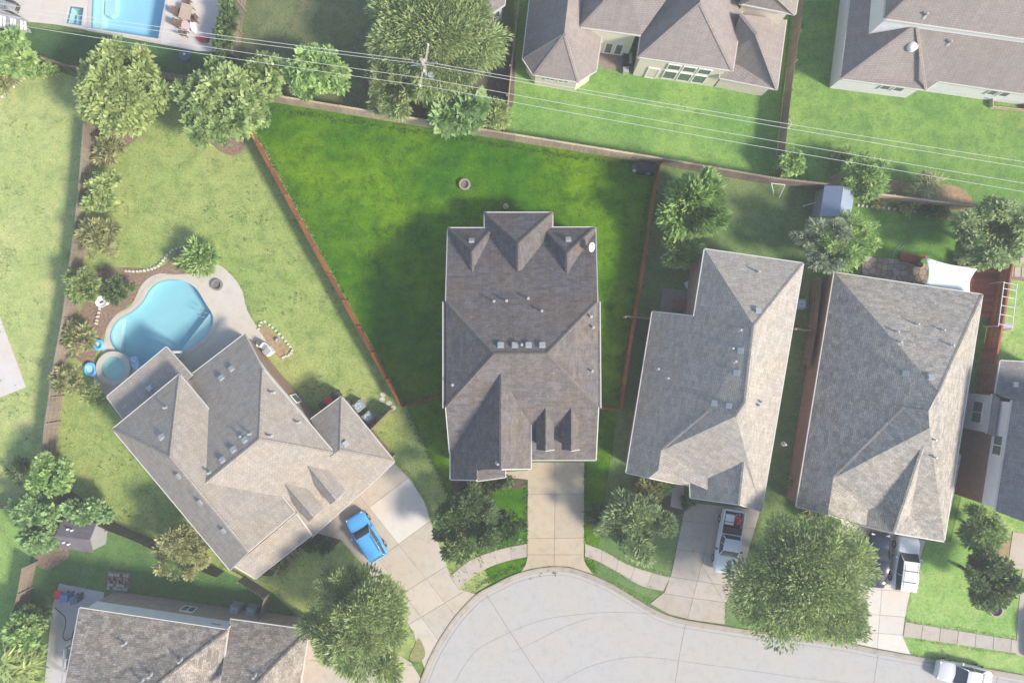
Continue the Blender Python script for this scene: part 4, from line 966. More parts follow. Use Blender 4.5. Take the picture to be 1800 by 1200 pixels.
# ------------------------------------------------------------------ trees and shrubs
def lr(*stops): return [(p, soft(col(*c, k=1.6), .16)) for p, c in stops]
LEAF = dict(
 oak=leaf_mat('oak_leaves', lr((0,(84,108,58)), (.45,(128,150,86)), (.8,(158,176,104)), (1,(182,192,126)))),
 pale=leaf_mat('pale_leaves', lr((0,(88,112,70)), (.45,(132,156,98)), (.8,(160,178,114)), (1,(190,198,136)))),
 yellow=leaf_mat('yellow_green_leaves', lr((0,(96,118,60)), (.45,(140,160,86)), (.8,(172,186,104)), (1,(198,200,134)))),
 lime=leaf_mat('lime_leaves', lr((0,(84,120,52)), (.45,(132,166,84)), (.8,(164,192,104)), (1,(202,214,144)))),
 glossy=leaf_mat('glossy_leaves', lr((0,(80,108,56)), (.45,(120,148,78)), (.8,(158,178,104)), (1,(204,208,146)))),
 deep=leaf_mat('deep_leaves', lr((0,(34,54,26)), (.45,(54,80,38)), (.8,(84,110,54)), (1,(126,144,84)))),
 dark=leaf_mat('dark_leaves', lr((0,(62,84,44)), (.45,(84,110,58)), (.8,(112,136,74)), (1,(152,166,102)))),
 silver=leaf_mat('silver_leaves', lr((0,(112,130,104)), (.45,(146,162,134)), (.75,(168,178,128)), (1,(196,204,120)))),
 vine=leaf_mat('vine_leaves', lr((0,(84,118,66)), (.45,(124,158,92)), (.8,(154,184,112)), (1,(188,204,142)))),
 bronze=leaf_mat('bronze_leaves', lr((0,(100,112,66)), (.45,(144,150,90)), (.8,(176,172,110)), (1,(204,190,138)))),
)
BARK = wood_mat('bark', col(122,106,92), col(100,88,78))

def leaf_mesh(name, pos, axis, nrm, ln, wd, tint, mat):
    n = len(pos)
    axis = axis/np.maximum(1e-6, np.linalg.norm(axis, axis=1))[:, None]
    side = np.cross(nrm, axis); side /= np.maximum(1e-6, np.linalg.norm(side, axis=1))[:, None]
    up = np.cross(axis, side)
    a = pos; b = pos+axis*ln[:, None]*.5+side*wd[:, None]*.5+up*ln[:, None]*.05; c = pos+axis*ln[:, None]-up*ln[:, None]*.1; d = pos+axis*ln[:, None]*.5-side*wd[:, None]*.5+up*ln[:, None]*.05
    v = np.stack([a, b, c, d], 1).reshape(-1, 3)
    me = bpy.data.meshes.new(name); me.vertices.add(n*4); me.vertices.foreach_set('co', v.ravel().astype(np.float32))
    me.loops.add(n*4); me.loops.foreach_set('vertex_index', np.arange(n*4, dtype=np.int32))
    me.polygons.add(n); me.polygons.foreach_set('loop_start', np.arange(0, n*4, 4, dtype=np.int32)); me.polygons.foreach_set('loop_total', np.full(n, 4, dtype=np.int32))
    at = me.attributes.new('tint', 'FLOAT', 'FACE'); at.data.foreach_set('value', tint.astype(np.float32))
    me.materials.append(mat); me.update(); me.validate(); return me

def tree(px, py, rpx, h, kind, label, name='tree', style='feather', group=None, sx=1.0, sy=1.0, dens=1.0, ang=0.0, leaf=None, cat=None, trunk=True, base=.3, tintshift=0.0):
    """one tree: crown centre as seen at (px,py), crown radius rpx, height h"""
    rng = np.random.default_rng(abs(hash((px, py, rpx))) % (2**32))
    zc = h*.62; c = W(px, py, zc); r = rpx/PXM*(CAMZ-zc)/CAMZ
    root = empty(name, (c.x, c.y, 0), 0, label, cat or ('tree' if name.endswith('tree') else 'shrub'), group)
    rv = h-zc if not trunk else min(h-zc, r*.95)
    lo = zc*(1-base)                      # how far the crown hangs below its centre
    ncl = int(max(18, min(230, 30+r*r*5.0)))
    # lobed outline
    ph = rng.uniform(0, 2*PI, 5); am = rng.uniform(.03, .11, 5)
    def lobe(th): return 1+sum(am[k]*np.sin((k+2)*th+ph[k]) for k in range(5))
    th = rng.uniform(0, 2*PI, ncl); rho = np.sqrt(rng.uniform(0, 1.0, ncl))
    rr = r*rho*lobe(th)*.88
    cx = rr*np.cos(th)*sx; cy = rr*np.sin(th)*sy
    dome = np.sqrt(np.maximum(0, 1-rho**2*.92))
    low = rng.uniform(0, 1, ncl) < .22
    czz = np.where(low, zc-lo*.5*rng.uniform(0, 1, ncl)*(1-.4*rho), zc+rv*dome*rng.uniform(.55, .92, ncl))
    fx = rng.uniform(-1, 1, (4, 2))*4.2; fp_ = rng.uniform(0, 6.3, 4)      # hollows in the crown
    fld = sum(np.sin(fx[q_, 0]*cx/r+fx[q_, 1]*cy/r+fp_[q_]) for q_ in range(4))
    hol = (fld < -.75) & ~low & (rho < .85)
    czz = np.where(hol, zc-lo*.25*rng.uniform(.2, 1, ncl), czz)
    ca, sa = math.cos(ang), math.sin(ang); cx, cy = cx*ca-cy*sa, cx*sa+cy*ca
    ctint = rng.beta(2.2, 2.2, ncl)
    rc = np.clip(r*rng.uniform(.15, .27, ncl), .12, 1.15)
    N = int(min(42000, max(420, 1600*r*r*dens*sx*sy)))
    ll, lw = leaf or {'feather': (.33, .078), 'broad': (.42, .21), 'tuft': (.42, .14), 'fine': (.26, .085), 'frond': (1.0, .12)}[style]
    wk = rng.uniform(.35, 1.6, ncl); k = rng.choice(ncl, N, p=wk/wk.sum())
    d = rng.normal(size=(N, 3)); d /= np.linalg.norm(d, axis=1)[:, None]; d[:, 2] = np.where(d[:, 2] < 0, d[:, 2]*.55, d[:, 2])
    q = rng.uniform(.25, 1, N)**.6
    pos = np.stack([cx[k], cy[k], czz[k]], 1)+d*(rc[k]*q)[:, None]*np.array([1, 1, .75])
    out = pos-np.array([0, 0, zc-r*.25]); out /= np.maximum(1e-6, np.linalg.norm(out, axis=1))[:, None]
    rn = rng.normal(size=(N, 3))
    if style in ('feather', 'fine'):
        axis = d*.7+out*.7+rn*.35; axis[:, 2] -= .25
        nrm = out*.8+np.array([0, 0, .7])+rn*.4
    elif style == 'tuft':
        axis = d*.35+out*.9+rn*.3; nrm = np.array([0, 0, 1.0])+out*.2+rn*.5
    elif style == 'frond':
        t2 = rng.uniform(0, 2*PI, N); axis = np.stack([np.cos(t2), np.sin(t2), rng.uniform(-.35, .5, N)], 1); nrm = np.array([0, 0, 1.0])+rn*.25
    else:
        axis = d*.6+rn*.6+out*.3; nrm = np.array([0, 0, .9])+out*.4+rn*.45
    tint = np.clip(ctint[k]*.6+rng.beta(2, 2, N)*.4+rng.normal(0, .10, N)+tintshift, 0, 1)
    s = rng.uniform(.55, 1.35, N)*rng.uniform(.6, 1.5, ncl)[k]
    me = leaf_mesh('crown', pos, axis, nrm, ll*s, lw*s*rng.uniform(.8, 1.2, N), tint, LEAF[kind])
    o = bpy.data.objects.new('crown', me); COL.objects.link(o); o.parent = root
    # trunk and limbs
    mb = MB(); tr = max(.05, r*.055)
    if trunk:
        mb.tube([(0,0,-.05), (rng.uniform(-.1,.1), rng.uniform(-.1,.1), zc*.35), (rng.uniform(-.2,.2), rng.uniform(-.2,.2), zc*.7)], [tr*1.35, tr, tr*.8], 8)
    st = zc*.6 if trunk else .02
    for i in rng.choice(ncl, min(ncl, 16 if r > 1.5 else 8), replace=False):
        e = Vector((cx[i], cy[i], czz[i])); m = Vector((cx[i]*.45, cy[i]*.45, st+(czz[i]-st)*.62))
        mb.tube([(0,0,st*.9), m, e], [tr*.55, tr*.32, tr*.08], 5)
    mb.build('trunk', BARK, root, local=True)
    return root

# large trees
tree(632,1090,92,8.5,'oak','large feathery willow-like oak over the lower left driveway',name='oak_tree',style='feather',dens=1.0)
tree(1408,1018,124,9.0,'oak','largest tree, round green crown beside the pale right driveway',name='oak_tree',style='fine',dens=1.25,sy=.92,tintshift=-.05)
tree(768,66,120,7.2,'oak','big spreading tree at the top edge behind the power pole',name='oak_tree',style='feather',sy=.8)
tree(700,152,54,4.8,'oak','smaller oak left of the power pole behind the back fence',name='oak_tree',style='feather')
tree(818,914,60,5.6,'dark','shadowy oak in front of the centre house, left of its driveway',name='oak_tree',style='fine',dens=1.0,tintshift=-.08)
tree(890,922,27,3.6,'deep','small dark tree beside the centre driveway',name='small_tree',style='fine')
tree(1114,922,58,4.6,'pale','soft green oak right of the centre driveway',name='oak_tree',style='feather',tintshift=-.05)
tree(218,160,74,6,'yellow','wide yellow-green tree at the upper left fence corner',name='broadleaf_tree',style='broad',sy=.95)
tree(394,186,72,6.0,'glossy','glossy-leaved tree at the back left corner of the centre lot',name='broadleaf_tree',style='broad',sx=.9)
tree(468,140,38,4.5,'glossy','glossy-leaved tree touching the back left corner tree on its right',name='broadleaf_tree',style='broad')
tree(556,130,48,4.6,'lime','lime-green tree behind the back fence, between two darker trees',name='broadleaf_tree',style='broad',sy=.9)
tree(812,194,48,3.6,'vine','large-leaved bush below the power pole',name='leafy_bush',style='broad',leaf=(.6,.34),sx=1.1,sy=.72)
tree(870,205,26,3.2,'yellow','yellow-green bush at the fence corner right of the power pole',name='leafy_bush',style='feather')
tree(1215,365,55,5,'lime','bright crape myrtle standing in the right neighbour back lawn',name='crape_myrtle_tree',style='tuft',leaf=(.5,.17))
tree(1197,440,32,3.4,'lime','small bright crape myrtle next to the blue-grey roof',name='crape_myrtle_tree',style='tuft',tintshift=.08)
tree(1450,432,48,5.5,'silver','silvery green half of the twin trees beside the grey shed',name='feathery_tree',style='fine',tintshift=-.2,dens=1.2)
tree(1488,424,50,5.5,'lime','yellow-green half of the twin trees beside the grey shed',name='feathery_tree',style='fine',dens=1.2)
tree(1742,412,66,6,'pale','dense grey-green tree above the red deck',name='broadleaf_tree',style='broad',leaf=(.32,.15),sy=.92)
tree(1521,312,38,3.6,'lime','bushy lime-green tree behind the right back fence',name='leafy_bush',style='feather')
tree(1390,287,22,2.6,'lime','round lime bush in the corner behind the right back fence',name='leafy_bush',style='broad',leaf=(.3,.15))
tree(1730,1016,50,5,'dark','round dark green tree on the lower right front lawn',name='small_tree',style='broad',leaf=(.3,.14),dens=1.3,tintshift=-.1)
tree(1722,928,38,3.2,'vine','loose light green shrub below the right edge house',name='leafy_bush',style='feather')
tree(320,962,52,5,'bronze','yellowing bronze-green tree at the lower corner of the left house',name='small_tree',style='fine',dens=1.2)
tree(93,836,33,4,'lime','bright lime tree at the end of the pool garden fence',name='small_tree',style='broad',leaf=(.36,.2))
tree(74,928,38,3.2,'vine','dense pale green shrub wrapping the left of the garden shed',name='leafy_bush',style='broad',leaf=(.34,.2),sy=1.05)
tree(158,897,42,2.8,'vine','dense pale green shrub behind the garden shed',name='leafy_bush',style='broad',leaf=(.34,.2),sy=.38)
tree(50,895,30,3,'vine','pale green shrub at the left end of the short dark fence',name='leafy_bush',style='broad',leaf=(.34,.2),sy=.7)
# pool garden shrubs along the curving fence
tree(181,340,31,3.2,'yellow','round yellow-green shrub, highest on the pool garden fence',name='leafy_bush',style='broad',leaf=(.34,.17))
tree(175,420,34,3.0,'bronze','rusty-tipped shrub on the pool garden fence, second from the top',name='leafy_bush',style='feather')
tree(148,500,30,3.2,'yellow','round shrub over the fence left of the birdbath',name='leafy_bush',style='fine',tintshift=-.1,dens=1.3)
tree(207,508,24,2.2,'dark','small dark shrub just above the birdbath',name='leafy_bush',style='fine',dens=1.3)
tree(142,592,27,2.2,'bronze','straggly shrub beside the upper blue float',name='leafy_bush',style='feather',dens=.7)
tree(124,668,26,2.4,'bronze','sparse tan shrub left of the round spa',name='leafy_bush',style='feather',dens=.6)
tree(192,262,26,2.0,'bronze','low reddish shrub under the upper left fence corner tree',name='leafy_bush',style='feather',dens=.7)
tree(352,454,27,1.9,'lime','bright yellow-green palm at the top of the pool bed',name='sago_palm',style='feather',leaf=(.55,.13),cat='palm',tintshift=.05)
tree(165,695,22,1.6,'yellow','low shrub below the round spa',name='leafy_bush',style='feather',dens=.6,sx=.8)
# left edge
tree(18,98,40,3.4,'lime','bright bush at the left edge near the top',name='leafy_bush',style='broad')
tree(70,122,26,1.6,'lime','low bright ground shrub beside the left edge bush',name='leafy_bush',style='fine',sy=.7)
tree(10,140,24,1.8,'bronze','low tan shrub hanging over the left edge wall',name='leafy_bush',style='feather',dens=.6)
tree(46,1108,30,3.2,'lime','lime shrub beside the leaning brown fence',name='leafy_bush',style='broad',leaf=(.36,.2))
tree(62,1085,22,2.4,'dark','darker shrub above the lime shrub at the leaning fence',name='leafy_bush',style='broad',leaf=(.3,.16))
tree(22,1175,42,3.4,'yellow','long-leaved palm in the lower left corner',name='fan_palm',style='frond',leaf=(1.0,.15),cat='palm')
tree(52,1150,24,2.4,'vine','leafy shrub next to the corner palm',name='leafy_bush',style='broad')
tree(35,825,17,1.2,'dark','small plant clump with white ring ornaments',name='leafy_bush',style='feather')
# hedge by the rectangular pool deck
for i, (x, y, r) in enumerate(((404,22,14),(400,45,15),(396,64,15),(394,84,14))):
    tree(x,y,r,2.4,'dark','dark hedge shrub on the deck edge, %s of four in the row' % ('topmost','second','third','lowest')[i],name='hedge_shrub',style='broad',leaf=(.34,.16),group='hedge beside the pool deck')
# front bed shrubs
for i, (x, y, r) in enumerate(((545,957,12),(572,959,12))):
    tree(x,y,r,1.1,'dark','clipped round shrub by the lower left gable, %s of the pair' % ('left','right')[i],name='round_shrub',style='fine',dens=2,group='clipped shrubs in the left front bed')
tree(497,993,15,1.2,'bronze','loose flowering shrub in the left front bed',name='leafy_bush',style='feather')
tree(518,972,9,.9,'bronze','small reddish shrub in the left front bed',name='leafy_bush',style='fine')
for i, (x, y, r, k) in enumerate(((822,850,15,'deep'),(848,853,13,'deep'),(872,849,12,'deep'),(893,846,9,'dark'))):
    tree(x,y,r,1.2,k,'dark foundation shrub at the centre house front, %s from the left' % ('first','second','third','fourth')[i],name='foundation_shrub',style='fine',dens=1.5,group='foundation shrubs of the centre house')
tree(1136,862,24,1.8,'bronze','rust-tinged shrub at the corner of the blue-grey house',name='leafy_bush',style='feather')
tree(1164,856,14,1.4,'lime','small lime shrub at the corner of the blue-grey house',name='leafy_bush',style='broad',leaf=(.3,.15))
tree(1207,880,11,1.0,'dark','small shrub beside the blue-grey house entry',name='leafy_bush',style='fine')
tree(1052,905,14,1.6,'deep','spiky dark shrub beside the centre driveway on the right',name='spiky_shrub',style='frond',leaf=(.6,.07))
for i, (x, y, r, k) in enumerate(((1545,352,10,'bronze'),(1592,364,11,'yellow'),(1632,368,12,'dark'),(1655,374,10,'bronze'))):
    tree(x,y,r,.9,k,'small plant in the stone-edged bed, %s from the shed' % ('first','second','third','fourth')[i],name='bed_plant',style='feather',group='plants in the stone-edged bed')
tree(1625,330,24,2,'bronze','grassy bush behind the right tan fence',name='leafy_bush',style='frond',leaf=(.6,.06),dens=.6)
tree(1480,280,18,1.4,'oak','sparse weeds behind the right back fence',name='leafy_bush',style='feather',dens=.6)
tree(1430,905,16,1.3,'bronze','reddish shrub at the left foot of the big grey roof',name='leafy_bush',style='feather')
tree(1396,845,8,1.0,'bronze','small shrub in the side yard of the big grey roof',name='leafy_bush',style='feather')

# ------------------------------------------------------------------ grass tufts and weeds: too many and small to count
def inpoly(x, y, P):
    P = np.array(P); n = len(P); r = np.zeros(len(x), bool); j = n-1
    for i in range(n):
        with np.errstate(divide='ignore', invalid='ignore'):
            c_ = ((P[i, 1] > y) != (P[j, 1] > y)) & (x < (P[j, 0]-P[i, 0])*(y-P[i, 1])/(P[j, 1]-P[i, 1]+1e-12)+P[i, 0])
        r ^= c_; j = i
    return r
def tufts(name_mat, stops, x, y, label, ln=(.10,.26), per=3):
    keep = np.ones(len(x), bool)
    for P in PAVED: keep &= ~inpoly(x, y, P)
    x, y = np.repeat(x[keep], per), np.repeat(y[keep], per); n = len(x)
    x = x+RNG.normal(0, .05, n); y = y+RNG.normal(0, .05, n)
    ax = np.stack([RNG.normal(size=n), RNG.normal(size=n), RNG.uniform(.1, .8, n)], 1); nr = np.stack([RNG.normal(0,.3,n), RNG.normal(0,.3,n), np.ones(n)], 1)
    L = RNG.uniform(ln[0], ln[1], n); me = leaf_mesh('grass_tufts', np.stack([x, y, np.full(n, .02)], 1), ax, nr, L, L*.28, RNG.uniform(0, 1, n), leaf_mat(name_mat, stops))
    o = bpy.data.objects.new('grass_tufts', me); COL.objects.link(o); put(o, label, kind='stuff')
def along(paths, step=.07, jit=.09):
    X = []; Y = []
    for p in paths:
        P = [Vector(q) for q in wpoly(p)]
        for a_, b_ in zip(P[:-1], P[1:]):
            m_ = max(2, int((b_-a_).length/step)); t = RNG.uniform(0, 1, m_); X.append(a_.x+(b_.x-a_.x)*t+RNG.normal(0, jit, m_)); Y.append(a_.y+(b_.y-a_.y)*t+RNG.normal(0, jit, m_))
    return np.concatenate(X), np.concatenate(Y)
def scatter(poly, n, thr):
    P = wpoly(poly); xs = [p[0] for p in P]; ys = [p[1] for p in P]; x = RNG.uniform(min(xs), max(xs), n*4); y = RNG.uniform(min(ys), max(ys), n*4)
    f = sum(np.sin(x*k1+y*k2+k3) for k1, k2, k3 in RNG.uniform(-2.4, 2.4, (7, 3)))
    k = inpoly(x, y, P) & (f > thr); return x[k][:n], y[k][:n]
LP = {l[0]: l[1] for l in LAWNS}
tufts('weed_leaves', lr((0,(84,112,56)), (.5,(112,138,70)), (1,(140,158,86))), *scatter(LP['pool_yard'], 2000, 1.4), 'dark weed flecks in the dry pool yard lawn', (.10,.3))
tufts('weed_leaves_far', lr((0,(110,140,78)), (.5,(134,160,92)), (1,(160,178,104))), *scatter(LP['far_left'], 1200, 1.4), 'dark weed flecks in the left edge lawn', (.10,.3))
tufts('centre_grass', lr((0,(34,74,8)), (.5,(60,108,14)), (1,(100,142,26))), *[np.concatenate(q) for q in zip(scatter(LP['centre'], 700, .4), along([[(716,722),(862,1020)],[(924,846),(926,952)],[(1029,820),(1029,952)],[(836,1030),(925,990)],[(1030,985),(1046,1006)],[(440,186),(1150,298)],[(430,200),(706,706)],[(1146,300),(1084,708)]]))], 'ragged tufts in and around the deep green centre lawn')
tufts('edge_grass', lr((0,(92,124,54)), (.5,(130,160,76)), (1,(170,182,100))), *along([[(698,814),(726,842),(750,880),(770,940),(796,1010)],[(598,950),(690,1056),(726,1112)],[(808,1038),(838,1040)],[(1204,885),(1178,1008)],[(1140,1060),(1168,1042)],[(1048,1008),(1090,1030),(1140,1064)],[(1030,953),(1100,988),(1178,1012)],[(1028,980),(1088,1008),(1166,1040)],[(1338,900),(1308,1000),(1286,1040),(1276,1066),(1276,1096)],[(1628,952),(1602,1036),(1591,1090)],[(1590,1120),(1680,1134),(1785,1150)],[(1591,1090),(1680,1104),(1785,1121)],[(1602,1148),(1700,1166),(1790,1182)],[(188,470),(250,480),(290,458)],[(404,478),(428,508),(438,548),(456,578)],[(420,172),(700,700)],[(792,1008),(850,972),(922,953)]], .06, .07), 'ragged grass along the outer drives, walks and kerbs', (.06,.18))
HAZE = .0010
# ------------------------------------------------------------------ power pole and lines
pt = W(742,110,8.6); pb = Vector((pt.x, pt.y, 0))
pole = empty('power_pole', pb, 0, 'grey wooden power pole with crossarms above the back fence', 'power pole')
MB().tube([pb-Vector((0,0,.1)), pb+Vector((0,0,4)), pb+Vector((0,0,9.2))], [.19,.16,.12], 12).build('shaft', WOOD_P, pole)
wd = (W(1800,286,8)-W(450,70,8)); wd.z = 0; wd.normalize(); wp = Vector((-wd.y, wd.x, 0))
MB().bar(pb+wp*(-.6)+Vector((0,0,8.2))+wd*.18, pb+wp*1.6+Vector((0,0,8.2))+wd*.18, .12, .14).build('crossarm', WOOD_P, pole)
MB().bar(pb+wp*(-1.3)+Vector((0,0,6.9))-wd*.18, pb+wp*.9+Vector((0,0,6.9))-wd*.18, .12, .14).build('crossarm', WOOD_P, pole)
MB().bar(pb+wd*1.2+Vector((0,0,8.9)), pb-wd*1.0+Vector((0,0,7.6)), .06, .06).build('brace', GALV, pole)
MB().cyl(pb+wd*.42+Vector((0,0,5.6)), .26, .85, 14).build('transformer', GALV, pole)
for q in (-.5, 1.5): MB().cyl(pb+wp*q+wd*.18+Vector((0,0,8.27)), .06, .22, 8, .04).build('insulator', WHITE, pole)
for q in (-1.2, .8): MB().cyl(pb+wp*q-wd*.18+Vector((0,0,6.97)), .06, .22, 8, .04).build('insulator', WHITE, pole)
WIREM = plain('wire_aluminium', (.5,.52,.5,1), .45, var=.05)
for (l, m, r, z, lab) in (((0,3),(743,108),(1800,281),8.5,'topmost of the four power lines'), ((0,12),(744,113),(1800,291),8.4,'second power line from the top'),
                     ((0,22),(748,138),(1800,319),7.2,'third power line from the top'), ((0,36),(752,152),(1800,334),6.6,'lowest of the four power lines')):
    A, B, C = W(*l, z), W(*m, z), W(*r, z); A = B+(A-B)*1.4; C = B+(C-B)*1.3; pts = []
    for s0, s1 in ((A, B), (B, C)):
        for k in range(14):
            t = k/14; p = s0.lerp(s1, t); p.z -= .55*4*t*(1-t); pts.append(p)
    pts.append(C)
    put(MB().tube(pts, .017, 5).build('power_line', WIREM), lab+' crossing the top of the picture', 'power line', 'power lines')

# ------------------------------------------------------------------ cars
def car(px, py, front, L, Wd, Hh, paint, label, kind='hatch', name='parked_car'):
    ang = math.atan2(front[1], front[0])
    c = W(px, py, .8); root = empty(name, (c.x, c.y, .05), ang, label, 'car' if kind != 'pickup' else 'pickup truck')
    hl = L/2; hw = Wd/2
    prm = {  # hood end, windshield top, roof end, rear glass end, belt height, hood height, tail height
     'hatch': (.22*L, .07*L, -.41*L, -.475*L, .92, .88, .95), 'suv': (.22*L, .09*L, -.44*L, -.485*L, 1.04, 1.02, 1.05),
     'sedan': (.20*L, .03*L, -.22*L, -.36*L, .92, .86, .96), 'pickup': (.22*L, .10*L, -.08*L, -.12*L, 1.12, 1.08, 1.1)}[kind]
    hx, wx_, rx, gx, belt, hood, tail = prm
    # lower body: lofted stations
    st = []; N = 22
    for i in range(N):
        t = i/(N-1); x = hl-L*t
        e = abs(2*t-1); w = hw*(1-.17*max(0, (e-.72)/.28)**2.2-.02*e)
        if x > hx: f = (hl-x)/(hl-hx); top = hood-.2*(1-f)**2.2
        elif x < gx and kind != 'pickup': f = (x+hl)/(gx+hl+1e-6); top = tail-.14*(1-f)**2
        else: top = belt
        zb = .24+.14*max(0, (e-.85)/.15)
        st.append([(x, -w*.86, zb), (x, -w*.98, zb+.14), (x, -w, .55), (x, -w*.985, top-.13), (x, -w*.93, top-.03), (x, -w*.80, top), (x, -w*.4, top+.025), (x, 0, top+.035)])
    mb = MB(); m = 8
    for s_ in st:
        full = s_+[(p[0], -p[1], p[2]) for p in s_[-2::-1]]
        mb.v += [Vector(p) for p in full]
    n2 = 15
    for i in range(N-1):
        for j in range(n2-1): mb.f.append((i*n2+j, (i+1)*n2+j, (i+1)*n2+j+1, i*n2+j+1)); mb.uv.append(None)
        mb.f.append((i*n2+14, (i+1)*n2+14, (i+1)*n2, i*n2)); mb.uv.append(None)
    mb.f.append(tuple(range(n2))); mb.uv.append(None); mb.f.append(tuple(range((N-1)*n2, N*n2))[::-1]); mb.uv.append(None)
    if kind == 'pickup':    # open cargo bed: drop the floor between the bed walls
        x0, x1 = -.485*L, -.13*L
        for v in mb.v:
            if x0 < v.x < x1 and abs(v.y) < hw*.86: v.z = min(v.z, .62) if v.z > .6 else v.z
    body = mb.build('body', paint, root, local=True, smooth=True)
    # greenhouse
    wb = hw*.90; wt = hw*.72; zr = Hh-.02; zb = belt-.02
    B = [(hx, wb*.92), (wx_, wb), (rx, wb), (gx, wb*.93)]
    T = [(wx_-.02*L, wt*.97), (rx+.01*L, wt*.97)]
    mid = (wx_+rx)/2
    fl, fr = Vector((hx, wb*.90, zb)), Vector((hx, -wb*.90, zb)); tl, tr = Vector((wx_, wt, zr-.05)), Vector((wx_, -wt, zr-.05))
    ml, mr = Vector((mid, wt*1.02, zr+.01)), Vector((mid, -wt*1.02, zr+.01))
    rl, rr_ = Vector((rx, wt*.96, zr-.04)), Vector((rx, -wt*.96, zr-.04)); bl, br = Vector((gx, wb*.88, zb)), Vector((gx, -wb*.88, zb))
    g_ = MB(); g_.face([fl, tl, tr, fr][::-1]); g_.build('windshield', CARGLASS, body, local=True)
    g_ = MB(); g_.face([bl, br, rr_, rl][::-1]); g_.build('rear_window', CARGLASS, body, local=True)
    for s_ in (1, -1):
        f0 = Vector((hx, s_*wb*.90, zb)); b0_ = Vector((gx, s_*wb*.88, zb)); t0 = Vector((wx_, s_*wt, zr-.05)); r0 = Vector((rx, s_*wt*.96, zr-.04)); m0 = Vector((mid, s_*wt*1.02, zr+.01)); mbq = Vector((mid, s_*wb, zb))
        gs = MB(); gs.face([f0, mbq, m0, t0]); gs.face([mbq, b0_, r0, m0]); gs.build('side_window', CARGLASS, body, local=True)
        pl = MB(); pl.tube([f0, t0], .035, 6); pl.tube([t0, m0, r0], .03, 6); pl.tube([r0, b0_], .045, 6); pl.tube([mbq, m0], .03, 6); pl.tube([f0, mbq, b0_], .03, 6); pl.build('pillar', paint, body, local=True, smooth=True)
        mi = MB(); mi.box((hx-.10*L, s_*(hw+.09), belt+.06), (.12,.2,.14)); mi.build('mirror', paint if kind != 'pickup' else DARKM, body, local=True)
        hlm = MB(); hlm.box((hl-.2, s_*hw*.66, .66), (.16,.34,.14), rz=-s_*.35); hlm.build('headlight', plain('headlight_glass', (.55,.57,.6,1), .15), body, local=True)
        tlm = MB(); tlm.box((-hl+.13, s_*hw*.70, .78), (.14,.28,.16), rz=s_*.2); tlm.build('taillight', plain('taillight_red', (.35,.02,.02,1), .2), body, local=True)
    rf = MB(); nx, ny = 8, 6; grid = []
    for i in range(nx+1):
        t = i/nx; x = wx_+.02+(rx-wx_-.04)*t; row = []
        for j in range(ny+1):
            u = j/ny*2-1; w = wt*(1.0 if t < .6 else 1.0-.04*(t-.6)/.4); z = zr-.03+.075*(1-(2*t-1)**2*.8)-.04*u*u*u*u+.01
            row.append(Vector((x, u*w, z)))
        grid.append(row)
    rf.grid(grid)
    bmr = rf.build('roof_panel', paint, body, local=True, smooth=True)
    if kind in ('suv', 'hatch'):
        rk = MB()
        for s_ in (1, -1): rk.tube([(wx_-.25, s_*wt*.88, zr+.1), (rx+.25, s_*wt*.88, zr+.1)], .025, 6)
        if kind == 'suv':
            for x in (mid+.45, mid-.5): rk.tube([(x, -wt*.88, zr+.11), (x, wt*.88, zr+.11)], .025, 6)
        rk.build('roof_rail', DARKM, body, local=True)
    tires = MB().lathe((0,0,0), [(.19,-.105),(.33,-.10),(.345,-.05),(.345,.05),(.33,.10),(.19,.105)], 20)
    rim = MB().lathe((0,0,0), [(.01,.085),(.10,.09),(.17,.075),(.20,.10)], 14)
    Rx = Matrix.Rotation(PI/2, 3, 'X')
    for x in (.31*L, -.30*L):
        for s_ in (1, -1):
            wh = MB(); wh.v = [Rx @ p+Vector((x, s_*(hw-.09), .34)) for p in tires.v]; wh.f = list(tires.f); wh.uv = list(tires.uv); w_ = wh.build('wheel', RUBBER, root, local=True, smooth=True)
            wr = MB(); wr.v = [Matrix.Rotation(-s_*PI/2, 3, 'X') @ p+Vector((x, s_*(hw-.09), .34)) for p in rim.v]; wr.f = list(rim.f); wr.uv = list(rim.uv); wr.build('rim', GALV, w_, local=True, smooth=True)
    for x in (hl-.03, -hl+.03): MB().box((x, 0, .42), (.08, hw*1.5, .2)).build('bumper', DARKM if kind != 'sedan' else paint, body, local=True)
    return root
def paint(name, c, metal=.0): return plain(name, c, .17, metal=metal, var=.02, spec=.35, coat=.25)
P_BLUE = paint('sky_blue_paint', (.09,.36,.72,1)); P_WHITE = paint('white_car_paint', (.70,.71,.74,1), 0); P_NAVY = paint('dark_blue_paint', (.008,.014,.035,1)); P_SILVER = paint('pale_silver_paint', (.62,.61,.60,1), .1); P_GREY = paint('dark_grey_paint', (.08,.08,.09,1))
car(644,944,(-.52,.85),4.45,1.95,1.5,P_BLUE,'sky-blue hatchback on the wide driveway of the left house','hatch')
pk = car(1281,951,(-.165,-.986),5.6,1.98,1.85,P_WHITE,'white pickup truck with red and white load in its bed','pickup','pickup_truck')
bd = MB(); bd.box((-1.72,0,.66), (2.02,1.62,.06)); bd.build('bed_liner', DARKM, pk, local=True)
bw = MB()
for s_ in (1,-1): bw.box((-1.72, s_*.90, .93), (2.12,.12,.5))
bw.box((-2.74,0,.93), (.1,1.68,.5)); bw.box((-.70,0,.98), (.08,1.68,.5)); bw.build('bed_wall', P_WHITE, pk, local=True)
toC = MB(); toC.box((-1.02,0,1.12), (.55,1.6,.12)); toC.build('toolbox', DARKM, pk, local=True)
def local_pt(o, v): return o.location+Matrix.Rotation(o.rotation_euler.z, 3, 'Z') @ Vector(v)
